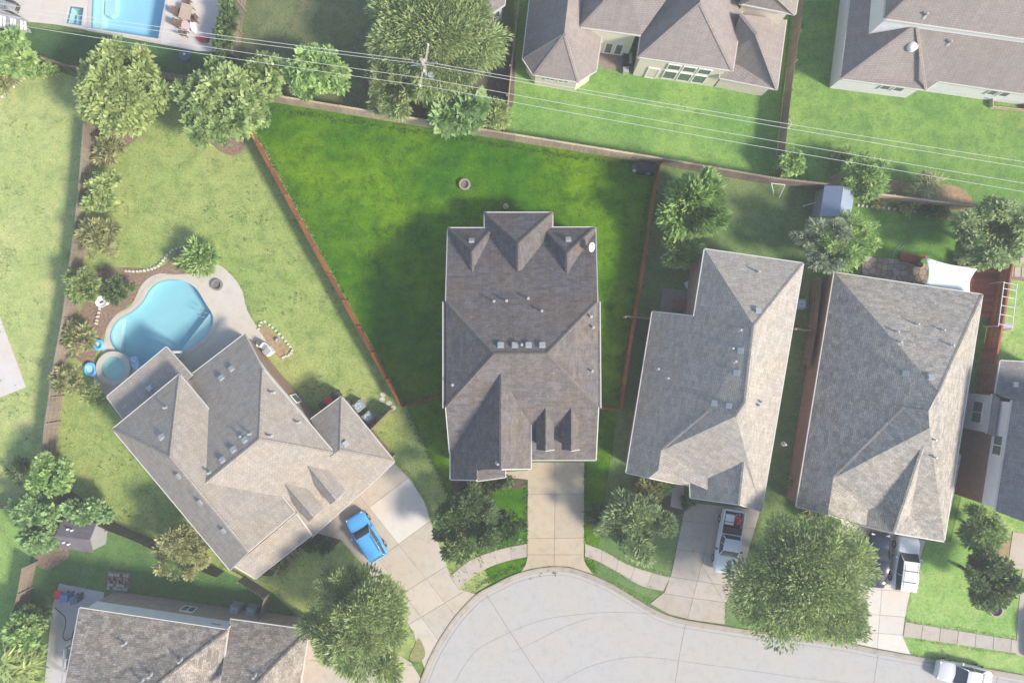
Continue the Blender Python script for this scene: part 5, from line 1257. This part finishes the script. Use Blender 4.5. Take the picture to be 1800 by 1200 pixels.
REDP = plain('red_plastic', (.55,.05,.05,1), .45, var=.15); WHT = plain('white_plastic', (.7,.72,.75,1), .5, var=.05); BLUEP = plain('blue_plastic', (.08,.17,.38,1), .5, var=.1); ORANGE = plain('orange_wood', (.45,.18,.07,1), .7, var=.2); DRED = plain('dark_red_wood', (.26,.10,.08,1), .7, var=.2)
q = local_pt(pk, (-1.95,-.35,.70)); sk_ = empty('cooler_box', q, pk.rotation_euler.z, 'white box with dark straps in the pickup bed', 'box')
MB().box((0,0,.18), (.85,.75,.36)).build('shell', WHT, sk_, local=True); MB().box((0,0,.39), (.88,.78,.06)).build('lid', WHT, sk_, local=True); MB().box((.2,0,.21), (.06,.79,.44)).build('strap', DARKM, sk_, local=True)
q = local_pt(pk, (-1.95,.42,.70)); rt = empty('red_machine', q, pk.rotation_euler.z+.3, 'red yard machine in the pickup bed', 'yard machine')
MB().box((0,0,.22), (.7,.5,.3)).build('deck', REDP, rt, local=True); MB().cyl((.05,0,.37), .18, .2, 12).build('engine', REDP, rt, local=True); MB().tube([(-.35,-.2,.3),(-.6,-.2,.6),(-.6,.2,.6),(-.35,.2,.3)], .02, 6).build('handle', WHT, rt, local=True)
for x in (-.3,.3):
    for y in (-.27,.27): MB().lathe((x,y,.1), [(.02,-.05),(.12,-.05),(.12,.05),(.02,.05)], 10).build('wheel', RUBBER, rt, local=True)
car(1592,990,(.13,.99),4.7,1.95,1.72,P_WHITE,'white sport utility car with roof bars in front of the mottled grey house','suv')
car(1543,984,(.13,.99),4.7,1.9,1.45,P_NAVY,'dark blue sedan half hidden under the largest tree','sedan')
car(1695,1186,(-.975,.20),4.7,1.85,1.45,P_SILVER,'pale silver sedan on the street at the lower right edge','sedan')
car(1842,1120,(-.2,-.98),4.6,1.85,1.5,P_GREY,'dark car just reaching in at the lower right edge','sedan')

# ------------------------------------------------------------------ yard things
def cyl_thing(name, px, py, label, cat, parts, z=0, rz=0, group=None):
    """parts: list of (name, builder(MB), material)"""
    r = empty(name, W(px, py, 0)+Vector((0,0,z)), rz, label, cat, group)
    for nm, fn, mt in parts:
        mb = MB(); fn(mb); mb.build(nm, mt, r, local=True)
    return r
ASH = plain('ash', (.16,.14,.15,1), .95, var=.4, scale=12); BRICKY = plain('fire_brick', col(186,164,146), .9, var=.2)
def fire_pit(px, py, r, label, mat):
    f = empty('fire_pit', W(px, py), 0, label, 'fire pit')
    n = 14; me = None
    for i in range(n):
        a = 2*PI*i/n
        if me is None: me = MB().box((0,0,.15), (.14, 2*PI*r/n-.02, .3)).mesh('ring_stone', mat)
        o = bpy.data.objects.new('ring_stone', me); COL.objects.link(o); o.parent = f; o.location = (r*math.cos(a), r*math.sin(a), 0); o.rotation_euler = (0,0,a)
    MB().cyl((0,0,.0), r-.08, .12, 16).build('ash_bed', ASH, f, local=True)
fire_pit(817,325,.42,'round stone fire pit on the centre lawn',BRICKY)
fire_pit(383,501,.42,'dark fire pit on the pale pool deck',plain('dark_stone', (.22,.20,.19,1), .9, var=.2))
fire_pit(1748,1070,.55,'empty stone tree ring on the lower right lawn',plain('grey_stone', col(190,176,164), .9, var=.2))
# grill with dark cover at the back right corner
cyl_thing('covered_grill', 1132, 300, 'black covered grill in the back right corner of the centre lot', 'grill', [
 ('cover', lambda m: (m.box((0,0,.55), (1.5,.8,1.0)), m.box((0,0,1.1), (1.1,.65,.14))), plain('black_cover', (.02,.022,.03,1), .5, var=.2)),
 ('side_shelf', lambda m: m.box((-.95,.05,.85), (.4,.5,.05)), DARKM), ('tank', lambda m: m.cyl((-.85,-.1,.05), .16, .4, 12), WHT), ('tray', lambda m: m.box((.25,-.42,.7), (.3,.06,.5)), GREYM)], rz=-.1)
cyl_thing('garden_statue', 889, 364, 'small pale garden ornament behind the centre house', 'ornament', [('base', lambda m: m.cyl((0,0,0), .16, .1, 10), STONEW), ('figure', lambda m: m.lathe((0,0,.1), [(.18,0),(.26,.2),(.14,.42),(.2,.58),(.12,.74),(.01,.8)], 10), plain('tan_stone', col(196,184,150), .8, var=.2))])
c, n = CENTRE.hit(1037, 436)
sd_ = empty('satellite_dish', c, 0, 'white satellite dish on the right rear gable of the centre house', 'satellite dish')
ds = MB(); ds.lathe((0,0,0), [(.01,0),(.15,.012),(.30,.05),(.40,.1)], 18)
Md = Matrix.Rotation(math.radians(48), 3, 'Y') @ Matrix.Rotation(.2, 3, 'X'); ds.v = [Md @ p+Vector((0,0,.65)) for p in ds.v]
ds.build('dish', WHITE, sd_, local=True, smooth=True).modifiers.new('thickness','SOLIDIFY').thickness = .02
MB().tube([(0,0,-.1),(0,0,.6)], .035, 8).build('mast', GALV, sd_, local=True); MB().tube([(0,0,.62),(.38,.1,.98)], .02, 6).build('feed_arm', GALV, sd_, local=True); MB().box((.4,.1,1.0), (.1,.08,.1)).build('receiver', GALV, sd_, local=True)
cyl_thing('yard_sign', 913, 942, 'thin white marker post beside the centre sidewalk', 'post', [('post', lambda m: m.box((0,0,.5), (.06,.06,1.0)), WHT), ('plate', lambda m: m.box((0,.0,.9), (.22,.03,.28)), WHT)])
def ac(px, py, rz, label, group=None):
    r = empty('air_conditioner', W(px, py), rz, label, 'air conditioner', group)
    MB().box((0,0,.04), (1.0,1.0,.08)).build('pad', CURBM, r, local=True)
    MB().prism(offset_poly([(-.4,-.4),(.4,-.4),(.4,.4),(-.4,.4)], .0), .08, .84).build('case', plain('ac_case', (.28,.31,.34,1), .5, var=.1), r, local=True)
    lv = MB()
    for k in range(6):
        for s_ in (1,-1): lv.box((s_*.405,0,.18+.1*k), (.02,.7,.04)); lv.box((0,s_*.405,.18+.1*k), (.7,.02,.04))
    lv.build('louvre', GREYM, r, local=True)
    f = MB().cyl((0,0,.845), .33, .02, 20).build('fan_grille', plain('fan_blue_grey', (.34,.50,.60,1), .5, var=.1), r, local=True)
    bl = MB()
    for k in range(4): bl.box((.13*math.cos(k*PI/2), .13*math.sin(k*PI/2), .875), (.24,.09,.015), k*PI/2)
    bl.build('fan_blade', GREYM, f, local=True)
    rg = MB().lathe((0,0,.86), [(.30,0),(.36,.0),(.36,.04),(.30,.04)], 20).build('fan_ring', GREYM, f, local=True)
ac(634,712,.7,'air conditioner nearer the red bin beside the left house'); ac(650,731,.7,'air conditioner nearer the gate beside the left house')
ac(418,1066,-.2,'left air conditioner of the pair above the lower left house'); ac(446,1070,-.2,'right air conditioner of the pair above the lower left house')
ac(1703,786,-.1,'white-framed air conditioner beside the right edge house'); ac(1402,535,.0,'air conditioner in the gap between the right houses')
def bin_(px, py, c, label, rz=0, h=1.05):
    r = empty('wheelie_bin', W(px, py), rz, label, 'bin'); mb = MB(); w0, w1 = .24, .29
    b = [(-w0,-w0,.05),(w0,-w0,.05),(w0,w0,.05),(-w0,w0,.05)]; t = [(-w1,-w1,h),(w1,-w1,h),(w1,w1,h),(-w1,w1,h)]
    mb.face(b[::-1])
    for i in range(4): j = (i+1) % 4; mb.face([b[i], b[j], t[j], t[i]])
    mb.build('body', c, r, local=True); MB().box((0,.02,h+.03), (.64,.68,.06)).build('lid', c, r, local=True); MB().tube([(-.2,.36,h-.05),(.2,.36,h-.05)], .02, 6).build('handle', DARKM, r, local=True)
    for x in (-.22,.22): MB().lathe((x,.24,.1), [(.01,-.03),(.1,-.03),(.1,.03),(.01,.03)], 10).build('wheel', RUBBER, r, local=True)
bin_(584,703,REDP,'red bin beside the left house garage',.7); bin_(574,711,DARKM,'dark bin next to the red bin',.7); bin_(596,693,DARKM,'dark bin at the corner of the left garage roof',.7)
bin_(126,1044,BLUEP,'blue bin on the lower left patio'); bin_(143,1047,plain('slate_plastic',(.10,.14,.18,1),.5),'slate-blue bin right of the blue bin',.2)
cyl_thing('red_umbrella', 111, 1040, 'small red round table cover on the lower left patio', 'table', [('top', lambda m: m.lathe((0,0,.65), [(.42,0),(.40,.06),(.2,.11),(.01,.12)], 18), REDP), ('leg', lambda m: m.cyl((0,0,0), .06, .66, 8), DARKM)])
def chair(px, py, rz, mat, label, z=0, group=None, seat=.42):
    r = empty('patio_chair', W(px, py)+Vector((0,0,z)), rz, label, 'chair', group)
    MB().box((0,0,seat), (.52,.52,.07)).build('seat', mat, r, local=True); MB().box((0,.25,seat+.28), (.52,.07,.5)).build('backrest', mat, r, local=True)
    for x in (-.23,.23):
        for y in (-.22,.22): MB().box((x,y,seat/2-.01), (.045,.045,seat-.04)).build('leg', DARKM, r, local=True)
        MB().box((x*1.1,0,seat+.2), (.06,.5,.04)).build('armrest', mat, r, local=True)
    return r
def table(px, py, rz, w, d, mat, label, h=.74, z=0):
    r = empty('patio_table', W(px, py)+Vector((0,0,z)), rz, label, 'table')
    n = max(2, int(d/.14))
    for i in range(n): MB().box((0, -d/2+d*(i+.5)/n, h), (w, d/n-.012, .04)).build('plank', mat, r, local=True)
    for x in (-1,1):
        for y in (-1,1): MB().box((x*(w/2-.08), y*(d/2-.08), h/2-.01), (.07,.07,h-.03)).build('leg', mat, r, local=True)
table(1193,537,-.1,1.2,.8,DRED,'dark red table on the small grey patio',z=.07); chair(1213,545,.5,ORANGE,'orange chair beside the dark red table',z=.07)
chair(1219,484,2.6,ORANGE,'orange chair on the grass by the blue-grey house'); cyl_thing('folded_tarp', 1214, 500, 'crumpled white tarp by the blue-grey house', 'tarp', [('sheet', lambda m: [m.face([(a*.28-.5, b*.2-.4, .12*abs(math.sin(a*2.1+b*3.3))+.05), ((a+1)*.28-.5, b*.2-.4, .12*abs(math.sin((a+1)*2.1+b*3.3))+.05), ((a+1)*.28-.5, (b+1)*.2-.4, .12*abs(math.sin((a+1)*2.1+(b+1)*3.3))+.05), (a*.28-.5, (b+1)*.2-.4, .12*abs(math.sin(a*2.1+(b+1)*3.3))+.05)]) for a in range(4) for b in range(4) if a+b < 6], WHT)], rz=.5)
# dining set by the rectangular pool
BRN = plain('brown_wicker', (.16,.10,.07,1), .7, var=.25); PTN = plain('pink_cloth', (.6,.42,.46,1), .8, var=.3, scale=14)
table(334,28,-.25,1.0,1.3,plain('tan_table',(.42,.33,.25,1),.6,var=.12),'tan dining table on the white pool deck',z=.05)
for i, (x, y, rz, lab) in enumerate(((334,10,0,'wicker chair at the top end of the tan dining table'),(317,25,1.6,'wicker chair left of the tan dining table'),(346,38,-1.5,'wicker chair right of the tan dining table'),(318,46,1.4,'wicker chair nearest the patterned cloth'),(328,62,2.9,'wicker chair below the tan dining table'))): chair(x,y,rz,BRN,lab,.05,'wicker chairs by the rectangular pool')
cyl_thing('cushion_pile', 327, 48, 'pink patterned cushions by the dining table', 'cushion', [('cushion', lambda m: m.prism([(.5*math.cos(a), .4*math.sin(a)) for a in np.linspace(0,2*PI,11)[:-1]], 0, .3), PTN)], z=.05)
cyl_thing('white_cushion', 342, 49, 'white lounge cushion beside the pink cushions', 'cushion', [('cushion', lambda m: m.prism([(.25*math.cos(a), .55*math.sin(a)) for a in np.linspace(0,2*PI,11)[:-1]], 0, .3), WHT)], z=.05, rz=.2)
cyl_thing('red_float', 358, 71, 'red float lying on the white pool deck', 'float', [('float', lambda m: m.prism(smooth_path([(-.55,.0),(-.4,.25),(.2,.2),(.5,.28),(.55,0),(.4,-.2),(-.2,-.22)],3,True), 0, .18), REDP), ('head', lambda m: m.cyl((.45,.05,.1), .14, .2, 10), DARKM)], z=.05, rz=-.1)
cyl_thing('trampoline_cover', 326, 98, 'small dark round cover on the upper left turf', 'cover', [('lid', lambda m: m.lathe((0,0,0), [(.55,0),(.55,.1),(.4,.16),(.01,.18)], 18), plain('navy_plastic',(.06,.10,.16,1),.5)), ('knob', lambda m: m.box((0,.05,.2), (.2,.16,.08)), WHT)])
# louvred pavilion at the top left corner
pv_ = empty('louvred_pergola', W(20,36), 0, 'white louvred pergola at the top left edge', 'pergola')
for (x, y) in ((-20,20),(50,38),(52,54),(-20,44)):
    c = W(x, y); MB().box((c.x,c.y,1.2), (.15,.15,2.4)).build('post', GALV, pv_)
for k in range(12):
    a = W(-22+k*6,20+k*1.6,2.4); b = W(-24+k*6.2,44+k*1.0,2.4)
    MB().bar(a, b, .22, .03).build('louvre', WHITE if k % 3 else GREYM, pv_)
MB().bar(W(-24,20,2.45), W(52,39,2.45), .1, .16).build('beam', GALV, pv_); MB().bar(W(-24,45,2.45), W(54,57,2.45), .1, .16).build('beam', GALV, pv_)
cyl_thing('grey_sofa', 18, 14, 'dark grey outdoor sofa at the top left corner', 'sofa', [('base', lambda m: m.box((0,0,.22), (1.8,.9,.4)), DARKM), ('backrest', lambda m: m.box((0,.4,.55), (1.8,.2,.5)), DARKM), ('cushion', lambda m: (m.box((-.45,-.05,.48), (.8,.7,.12)), m.box((.45,-.05,.48), (.8,.7,.12))), GREYM)], z=.05, rz=-.35)
# pool garden
cyl_thing('birdbath', 187, 531, 'round white birdbath in the pool garden', 'birdbath', [('bowl', lambda m: m.lathe((0,0,.6), [(.08,-.05),(.35,.05),(.52,.2),(.46,.2),(.3,.1),(.01,.06)], 22), WHT), ('pedestal', lambda m: m.lathe((0,0,0), [(.28,0),(.26,.08),(.1,.15),(.09,.5),(.14,.6)], 14), WHT), ('bird', lambda m: m.box((.02,-.05,.72), (.3,.1,.08), .5), DARKM)])
LB = plain('light_blue_vinyl', (.12,.42,.72,1), .35, var=.06); LBW = plain('pale_blue_vinyl', (.35,.58,.75,1), .35, var=.12, scale=9)
def float_(px, py, r, rz, label, sx=1.0):
    f = empty('pool_float', W(px, py), rz, label, 'pool float')
    pr = [(r+.16*math.cos(a), .16+.16*math.sin(a)) for a in np.linspace(0, 2*PI, 9)]
    mb = MB().lathe((0,0,0), pr, 24); mb.v = [Vector((p.x*sx, p.y, p.z)) for p in mb.v]; mb.build('tube', LB, f, local=True, smooth=True)
    MB().prism([(sx*r*.95*math.cos(a), r*.95*math.sin(a)) for a in np.linspace(0, 2*PI, 25)[:-1]], .04, .12).build('floor', LBW, f, local=True)
float_(161,649,.52,.3,'larger light blue float left of the round spa',.85); float_(175,606,.36,0,'smaller light blue float above the spa')
cyl_thing('patterned_mat', 239, 638, 'blue and white patterned mat leaning at the pool edge', 'mat', [('mat', lambda m: m.prism(smooth_path([(-.28,-.5),(.28,-.5),(.28,.5),(-.28,.5)],3,True), 0, .12), plain('patterned_vinyl',(.30,.45,.68,1),.4,var=.6,scale=7))], z=.1, rz=.25)
cyl_thing('number_ring', 44, 834, 'white double ring garden ornament in the small plant clump', 'ornament', [('ring', lambda m: m.lathe((0,.2,.85), [(.19+.035*math.cos(a), .035*math.sin(a)) for a in np.linspace(0,2*PI,7)], 20), WHT), ('lower_ring', lambda m: m.lathe((0,-.22,.85), [(.22+.035*math.cos(a), .035*math.sin(a)) for a in np.linspace(0,2*PI,7)], 20), WHT), ('stake', lambda m: m.tube([(0,-.42,.85),(0,-.42,0)], .02, 6), WHT)])
cyl_thing('side_patio_set', 470, 600, 'white rock garden corner bed beside the left house', 'rock bed', [('gravel', lambda m: m.prism([(-1.2,.55),(-.3,1.5),(2.0,-.6),(1.1,-1.5)], 0, .03), SOIL)])
cyl_thing('white_grill', 476, 617, 'white square patio grill in the rock garden corner', 'grill', [('case', lambda m: m.box((0,0,.45), (.65,.65,.8)), WHT), ('lid', lambda m: m.box((0,0,.88), (.55,.5,.08)), GALV)], rz=.7)
cyl_thing('round_planter', 459, 605, 'round pale planter in the rock garden corner', 'planter', [('pot', lambda m: m.lathe((0,0,0), [(.22,0),(.3,.45),(.26,.45),(.2,.38),(.01,.38)], 16), STONEW)])
chair(470,609,.9,WHT,'white chair in the rock garden corner'); cyl_thing('grey_pot', 490,598,'small grey pot in the rock garden corner','planter',[('pot', lambda m: m.lathe((0,0,0), [(.15,0),(.2,.3),(.16,.3),(.01,.25)], 12), GREYM)])
chair(312,628,.4,BRN,'brown chair on the pool deck by the patio roof',.05)
# garden sheds
def shed(px, py, w, d, rz, label, roofm, wallm, hw=2.0, hr=2.7):
    c = W(px, py, 2.2); r = empty('garden_shed', (c.x, c.y, 0), rz, label, 'shed')
    MB().prism([(-w/2+.1,-d/2+.1),(w/2-.1,-d/2+.1),(w/2-.1,d/2-.1),(-w/2+.1,d/2-.1)], 0, hw).build('wall', wallm, r, local=True)
    mb = MB(); x, y = w/2, d/2
    for f in ([(-x,-y,hw),(x,-y,hw),(x*1.0,0,hr),(-x,0,hr)], [(x,y,hw),(-x,y,hw),(-x,0,hr),(x,0,hr)]): mb.face(f, [(p[0], p[1]*1.2) for p in f])
    o = mb.build('roof', roofm, r, local=True); md = o.modifiers.new('thickness','SOLIDIFY'); md.thickness = .08; md.offset = -1
    gb = MB()
    for s_ in (1,-1): gb.face([(s_*(x-.1),-y+.1,hw),(s_*(x-.1),y-.1,hw),(s_*(x-.1),0,hr-.06)])
    gb.build('gable', wallm, r, local=True); MB().box((0,-d/2+.09,.95), (1.2,.05,1.8)).build('door', GREYM, r, local=True)
    return r, o
s1, so = shed(134,942,2.9,2.5,-.12,'grey-roofed garden shed with four white roof dots in the lower left yard',SHEDR,GREYM)
for (x, y) in ((-.6,.6),(-.25,.55),(-.8,-.55),(-.4,-.65)): MB().cyl((x,y,2.15+(.0)), .08, .45, 10).build('roof_cap', WHT, so, local=True)
SHB = plain('blue_grey_sheet_metal', (.24,.29,.38,1), .45, var=.08); s2, so2 = shed(1474,356,2.6,2.6,1.42,'blue-grey metal shed at the right back fence',SHB,GREYM)
# pallet of bricks
pl_ = empty('brick_pallet', W(210,1020), -.1, 'pallet with stacked reddish and grey pavers on the lower left lawn', 'pallet')
for k in range(5): MB().box((0,-.75+k*.37,.1), (2.0,.2,.04)).build('plank', WOOD_G, pl_, local=True)
for k in range(3): MB().box((-.9+.9*k,0,.04), (.1,1.6,.08)).build('runner', WOOD_G, pl_, local=True)
RB = plain('red_paver', col(170,128,116), .9, var=.2); GB = plain('grey_paver', col(176,174,164), .9, var=.2)
for i in range(7):
    for j in range(5):
        m_ = RB if j in (2,3) else GB
        if random.random() < .85: MB().box((-.78+i*.26+random.uniform(-.02,.02),-.62+j*.3+random.uniform(-.02,.02),.18+.06*random.random()), (.23,.26,.12+.1*random.random()), random.uniform(-.1,.1)).build('paver', m_, pl_, local=True)
# hoses and cables
def hose(pts, mat, label, r=.03, z=.1): put(MB().tube([Vector((*p, z)) for p in wpoly(smooth_path(pts, 8))], r, 6).build('garden_hose', mat), label, 'hose')
hose([(97,1066),(108,1076),(116,1085),(116,1100),(112,1115),(116,1124),(126,1120),(132,1112)], DARKM, 'dark hose curling on the lower left side path')
hose([(1570,452),(1573,440),(1580,432),(1588,424),(1591,428),(1584,436),(1578,440)], plain('green_hose',(.30,.48,.26,1),.5), 'pale green hose on the bright lawn by the deck', .025, .05)
# screened pergola lower left
sp = empty('screened_pergola', W(128,1185), 0, 'dark glass-roofed pergola at the lower left edge', 'pergola')
BGL = glass_mat('tinted_panel', (.11,.14,.18,1), .25)
for i in range(3):
    for j in range(4):
        p_ = [W(112+i*13+ (4 if j else 5),1141+j*19,2.8), W(124+i*13+4,1143+j*19,2.8), W(123+i*13+3,1160+j*19,2.8), W(111+i*13+3,1158+j*19,2.8)]
        if j == 0 and i > 0: continue
        MB().prism([(p.x,p.y) for p in p_], 2.66, 2.72).build('panel', BGL, sp)
for i in range(4): MB().bar(W(113+i*13,1140+(0 if i < 2 else 22),2.78), W(107+i*13,1225,2.78), .07, .12).build('beam', GREYM, sp)
for (x,y) in ((113,1141),(150,1165),(108,1222),(146,1222)):
    c = W(x,y,2.7); MB().box((c.x,c.y,1.3), (.12,.12,2.6)).build('post', GREYM, sp)
# shade sail with posts
SAILM = plain('white_sail_cloth', (.66,.72,.72,1), .8, var=.04, scale=1)
cs = [W(1627,452,2.9), W(1720,470,2.5), W(1706,520,2.6), W(1624,504,2.9)]
ss = empty('shade_sail', Vector((W(1668,488).x, W(1668,488).y, 0)), 0, 'white shade sail stretched behind the mottled grey house', 'shade sail')
mb = MB(); n = 10; gridp = []
for i in range(n+1):
    row = []
    for j in range(n+1):
        u, v = i/n, j/n; p = cs[0]*(1-u)*(1-v)+cs[1]*u*(1-v)+cs[2]*u*v+cs[3]*(1-u)*v
        cen = (cs[0]+cs[1]+cs[2]+cs[3])/4; k = .22*(4*u*(1-u)*(1-4*v*(1-v))+4*v*(1-v)*(1-4*u*(1-u)))
        p = p.lerp(cen, k*.8); p.z -= .25*16*u*(1-u)*v*(1-v); row.append(p)
    gridp.append(row)
mb.grid(gridp, True)
mb.build('cloth', SAILM, ss, smooth=True).modifiers.new('thickness','SOLIDIFY').thickness = .015
for k, c in enumerate(cs[:2]): MB().box((c.x,c.y,c.z/2+.05), (.13,.13,c.z+.1)).build('post', WOOD_R, ss)
# red deck: planks
dk = empty('red_deck', W(1705,470), 0, 'red stained wooden deck below the shade sail', 'deck')
dp = wpoly([(1685,430),(1698,414),(1706,420),(1704,448),(1752,462),(1742,560),(1700,556),(1680,470)])
for i, P in enumerate(split_all([dp], [((W(1600,400+i*5.6).x, W(1600,400+i*5.6).y), (W(1800,418+i*5.6).x, W(1800,418+i*5.6).y)) for i in range(32)], .012)): MB().prism(P, 0, .22).build('plank', WOOD_R, dk)
rs_ = empty('wooden_step', W(1594,450), 0, 'small red wooden platform on the flagstone patio', 'platform')
for i in range(5): MB().prism(wpoly([(1580,444+i*3.1),(1609,448+i*3.1),(1608,450.6+i*3.1),(1579,446.6+i*3.1)]), 0, .35).build('plank', WOOD_R, rs_)
put(MB().bar(W(1610,450,2.2), W(1630,450,2.4), .1, .1).build('wooden_beam', WOOD_R), 'short red beam leading to the shade sail corner', 'beam')
cyl_thing('kettle_grill', 1604, 458, 'small black kettle grill on the flagstone patio', 'grill', [('bowl', lambda m: m.lathe((0,0,.6), [(.05,0),(.22,.1),(.26,.25),(.2,.38),(.01,.44)], 14), DARKM), ('leg', lambda m: [m.tube([(.18*math.cos(a),.18*math.sin(a),.65),(.26*math.cos(a),.26*math.sin(a),0)], .015, 5) for a in (0,2.1,4.2)], DARKM)])
cyl_thing('black_pots', 1614, 466, 'black flowerpot on the flagstone patio', 'planter', [('pot', lambda m: m.lathe((0,0,0), [(.18,0),(.24,.36),(.2,.36),(.01,.3)], 12), DARKM)])
table(1690,456,.3,.9,.5,GALV,'weathered bench on the red deck',.45,.22); cyl_thing('round_chair', 1682, 455, 'round wicker seat on the red deck', 'chair', [('seat', lambda m: m.lathe((0,0,0), [(.3,0),(.42,.3),(.34,.34),(.01,.28)], 16), BRN)], z=.22)
# playset frame
ps = empty('monkey_bars', W(1772,535), 0, 'white metal monkey bars frame near the right edge', 'playset')
zt = 1.9; A_ = [W(1765,495,zt), W(1788,499,zt), W(1779,578,zt), W(1755,573,zt)]
MB().tube([A_[0], A_[3]], .04, 6).build('rail', WHT, ps); MB().tube([A_[1], A_[2]], .04, 6).build('rail', WHT, ps)
for t in (0.02,.15,.33,.53,.73,.95): MB().tube([A_[0].lerp(A_[3], t), A_[1].lerp(A_[2], t)], .028, 6).build('rung', WHT, ps)
for p in A_: MB().tube([p, (p.x*1.0, p.y, 0)], .04, 6).build('leg', WHT, ps)
sl_ = empty('plastic_slide', W(1753,562), 0, 'grey plastic slide with steps beside the monkey bars', 'slide')
for k in range(5):
    p = W(1748+k*.6,553+k*4.2); MB().box((p.x,p.y,.15+.16*k), (.9,.18,.08), -.15).build('step', GREYM, sl_)
p = W(1755,574); MB().box((p.x,p.y,.45), (1.1,.6,.9), -.15).build('platform', GREYM, sl_)
# netting frame at top right, planters row, white pipes by shed
fr_ = empty('raised_bed', W(1768,183), 0, 'low wire frame bed below the top right house', 'raised bed')
for a, b in (((1739,170),(1798,178)),((1739,190),(1798,196)),((1739,170),(1739,190)),((1798,178),(1798,196))):
    MB().bar(W(*a)+Vector((0,0,.25)), W(*b)+Vector((0,0,.25)), .05, .5).build('side_board', WOOD_T, fr_)
POTM = plain('black_pot', (.05,.055,.05,1), .6, var=.2)
for i, (x, y) in enumerate(((1648,150),(1656,151),(1663,150),(1672,150),(1679,154),(1690,156),(1697,156),(1729,163),(1733,160),(1748,160))):
    cyl_thing('potted_plant', x, y+8, 'dark potted plant along the top right house wall, %s from the left' % ('first','second','third','fourth','fifth','sixth','seventh','eighth','ninth','tenth')[i], 'potted plant', [('pot', lambda m: m.lathe((0,0,0), [(.13,0),(.18,.3),(.14,.3),(.01,.26)], 10), POTM), ('foliage', lambda m: [m.face([(0,0,.28),(.28*math.cos(a)-.05*math.sin(a),.28*math.sin(a)+.05*math.cos(a),.5),(.34*math.cos(a),.34*math.sin(a),.42),(.28*math.cos(a)+.05*math.sin(a),.28*math.sin(a)-.05*math.cos(a),.5)]) for a in [k*PI/4 for k in range(8)]], plain('pot_foliage',(.05,.07,.04,1),.7,var=.3))], group='potted plants along the top right wall')
wp_ = empty('swing_frame', W(1405,345), 0, 'thin white pipe frame by the right back fence', 'frame')
for a, b in (((1356,322,1.2),(1360,340,.1)),((1380,325,1.2),(1370,347,.1)),((1356,322,1.2),(1380,325,1.2)),((1412,362,.6),(1436,356,.6)),((1412,362,.6),(1414,364,0)),((1436,356,.6),(1438,358,0))): MB().tube([W(*a), W(*b)], .035, 6).build('pipe', WHT, wp_)
cyl_thing('trampoline_ring', 1380, 219, 'small pale hoop on the fence in the upper right lawn', 'hoop', [('ring', lambda m: m.lathe((0,0,.3), [(.42+.03*math.cos(a), .03*math.sin(a)) for a in np.linspace(0,2*PI,7)], 20), STONEW), ('leg', lambda m: [m.tube([(.42*math.cos(a),.42*math.sin(a),.3),(.42*math.cos(a),.42*math.sin(a),0)], .02, 5) for a in (0,2,4)], STONEW)])
cyl_thing('stone_ring', 1751, 963, 'faint ring of edging in the sandy bed near the right edge', 'garden ring', [('ring', lambda m: m.lathe((0,0,.02), [(.30+.04*math.cos(a), .04*math.sin(a)) for a in np.linspace(0,2*PI,7)], 16), plain('grey_stone2', col(170,156,146), .9))])
cyl_thing('courtyard_seat', 1101, 108, 'dark covered seat in the courtyard corner of the cream house', 'chair', [('seat', lambda m: m.box((0,0,.3), (.7,.9,.6)), DARKM), ('backrest', lambda m: m.box((.25,0,.7), (.2,.9,.4)), GREYM), ('side_table', lambda m: m.box((-.1,-.9,.25), (.5,.5,.5)), GALV)])
cyl_thing('utility_box', 1703, 843, 'small white meter box on the strip beside the right edge house', 'utility box', [('box', lambda m: m.box((0,0,.3), (.35,.3,.6)), WHT), ('cap', lambda m: m.box((0,0,.63), (.4,.34,.06)), WHT)])
tcn = empty('black_trash_can', W(1738,652), 0, 'covered black grill behind the right edge house', 'grill')
MB().box(W(1738,650)+Vector((0,0,.5)), (1.0,.7,1.0), -.1).build('cover', DARKM, tcn); MB().box(W(1742,668)+Vector((0,0,.4)), (.8,.6,.8), -.1).build('cabinet', DARKM, tcn)
for i, (x, y) in enumerate(((592,0),)): pass

# ------------------------------------------------------------------ uniform pale veil, added to wash the view and lift its darks
hz = MB().box((0,0,30.2), (420,420,64.4)).build('added_haze', None); hz['kind'] = 'stuff'
hm = bpy.data.materials.new('added_haze_volume'); hm.use_nodes = True; nt = hm.node_tree
for n in list(nt.nodes): nt.nodes.remove(n)
vo = nt.nodes.new('ShaderNodeVolumePrincipled'); vo.inputs['Color'].default_value = (.93,.95,1,1); vo.inputs['Density'].default_value = HAZE; vo.inputs['Anisotropy'].default_value = .0
ou = nt.nodes.new('ShaderNodeOutputMaterial'); nt.links.new(vo.outputs[0], ou.inputs['Volume']); hz.data.materials.append(hm)
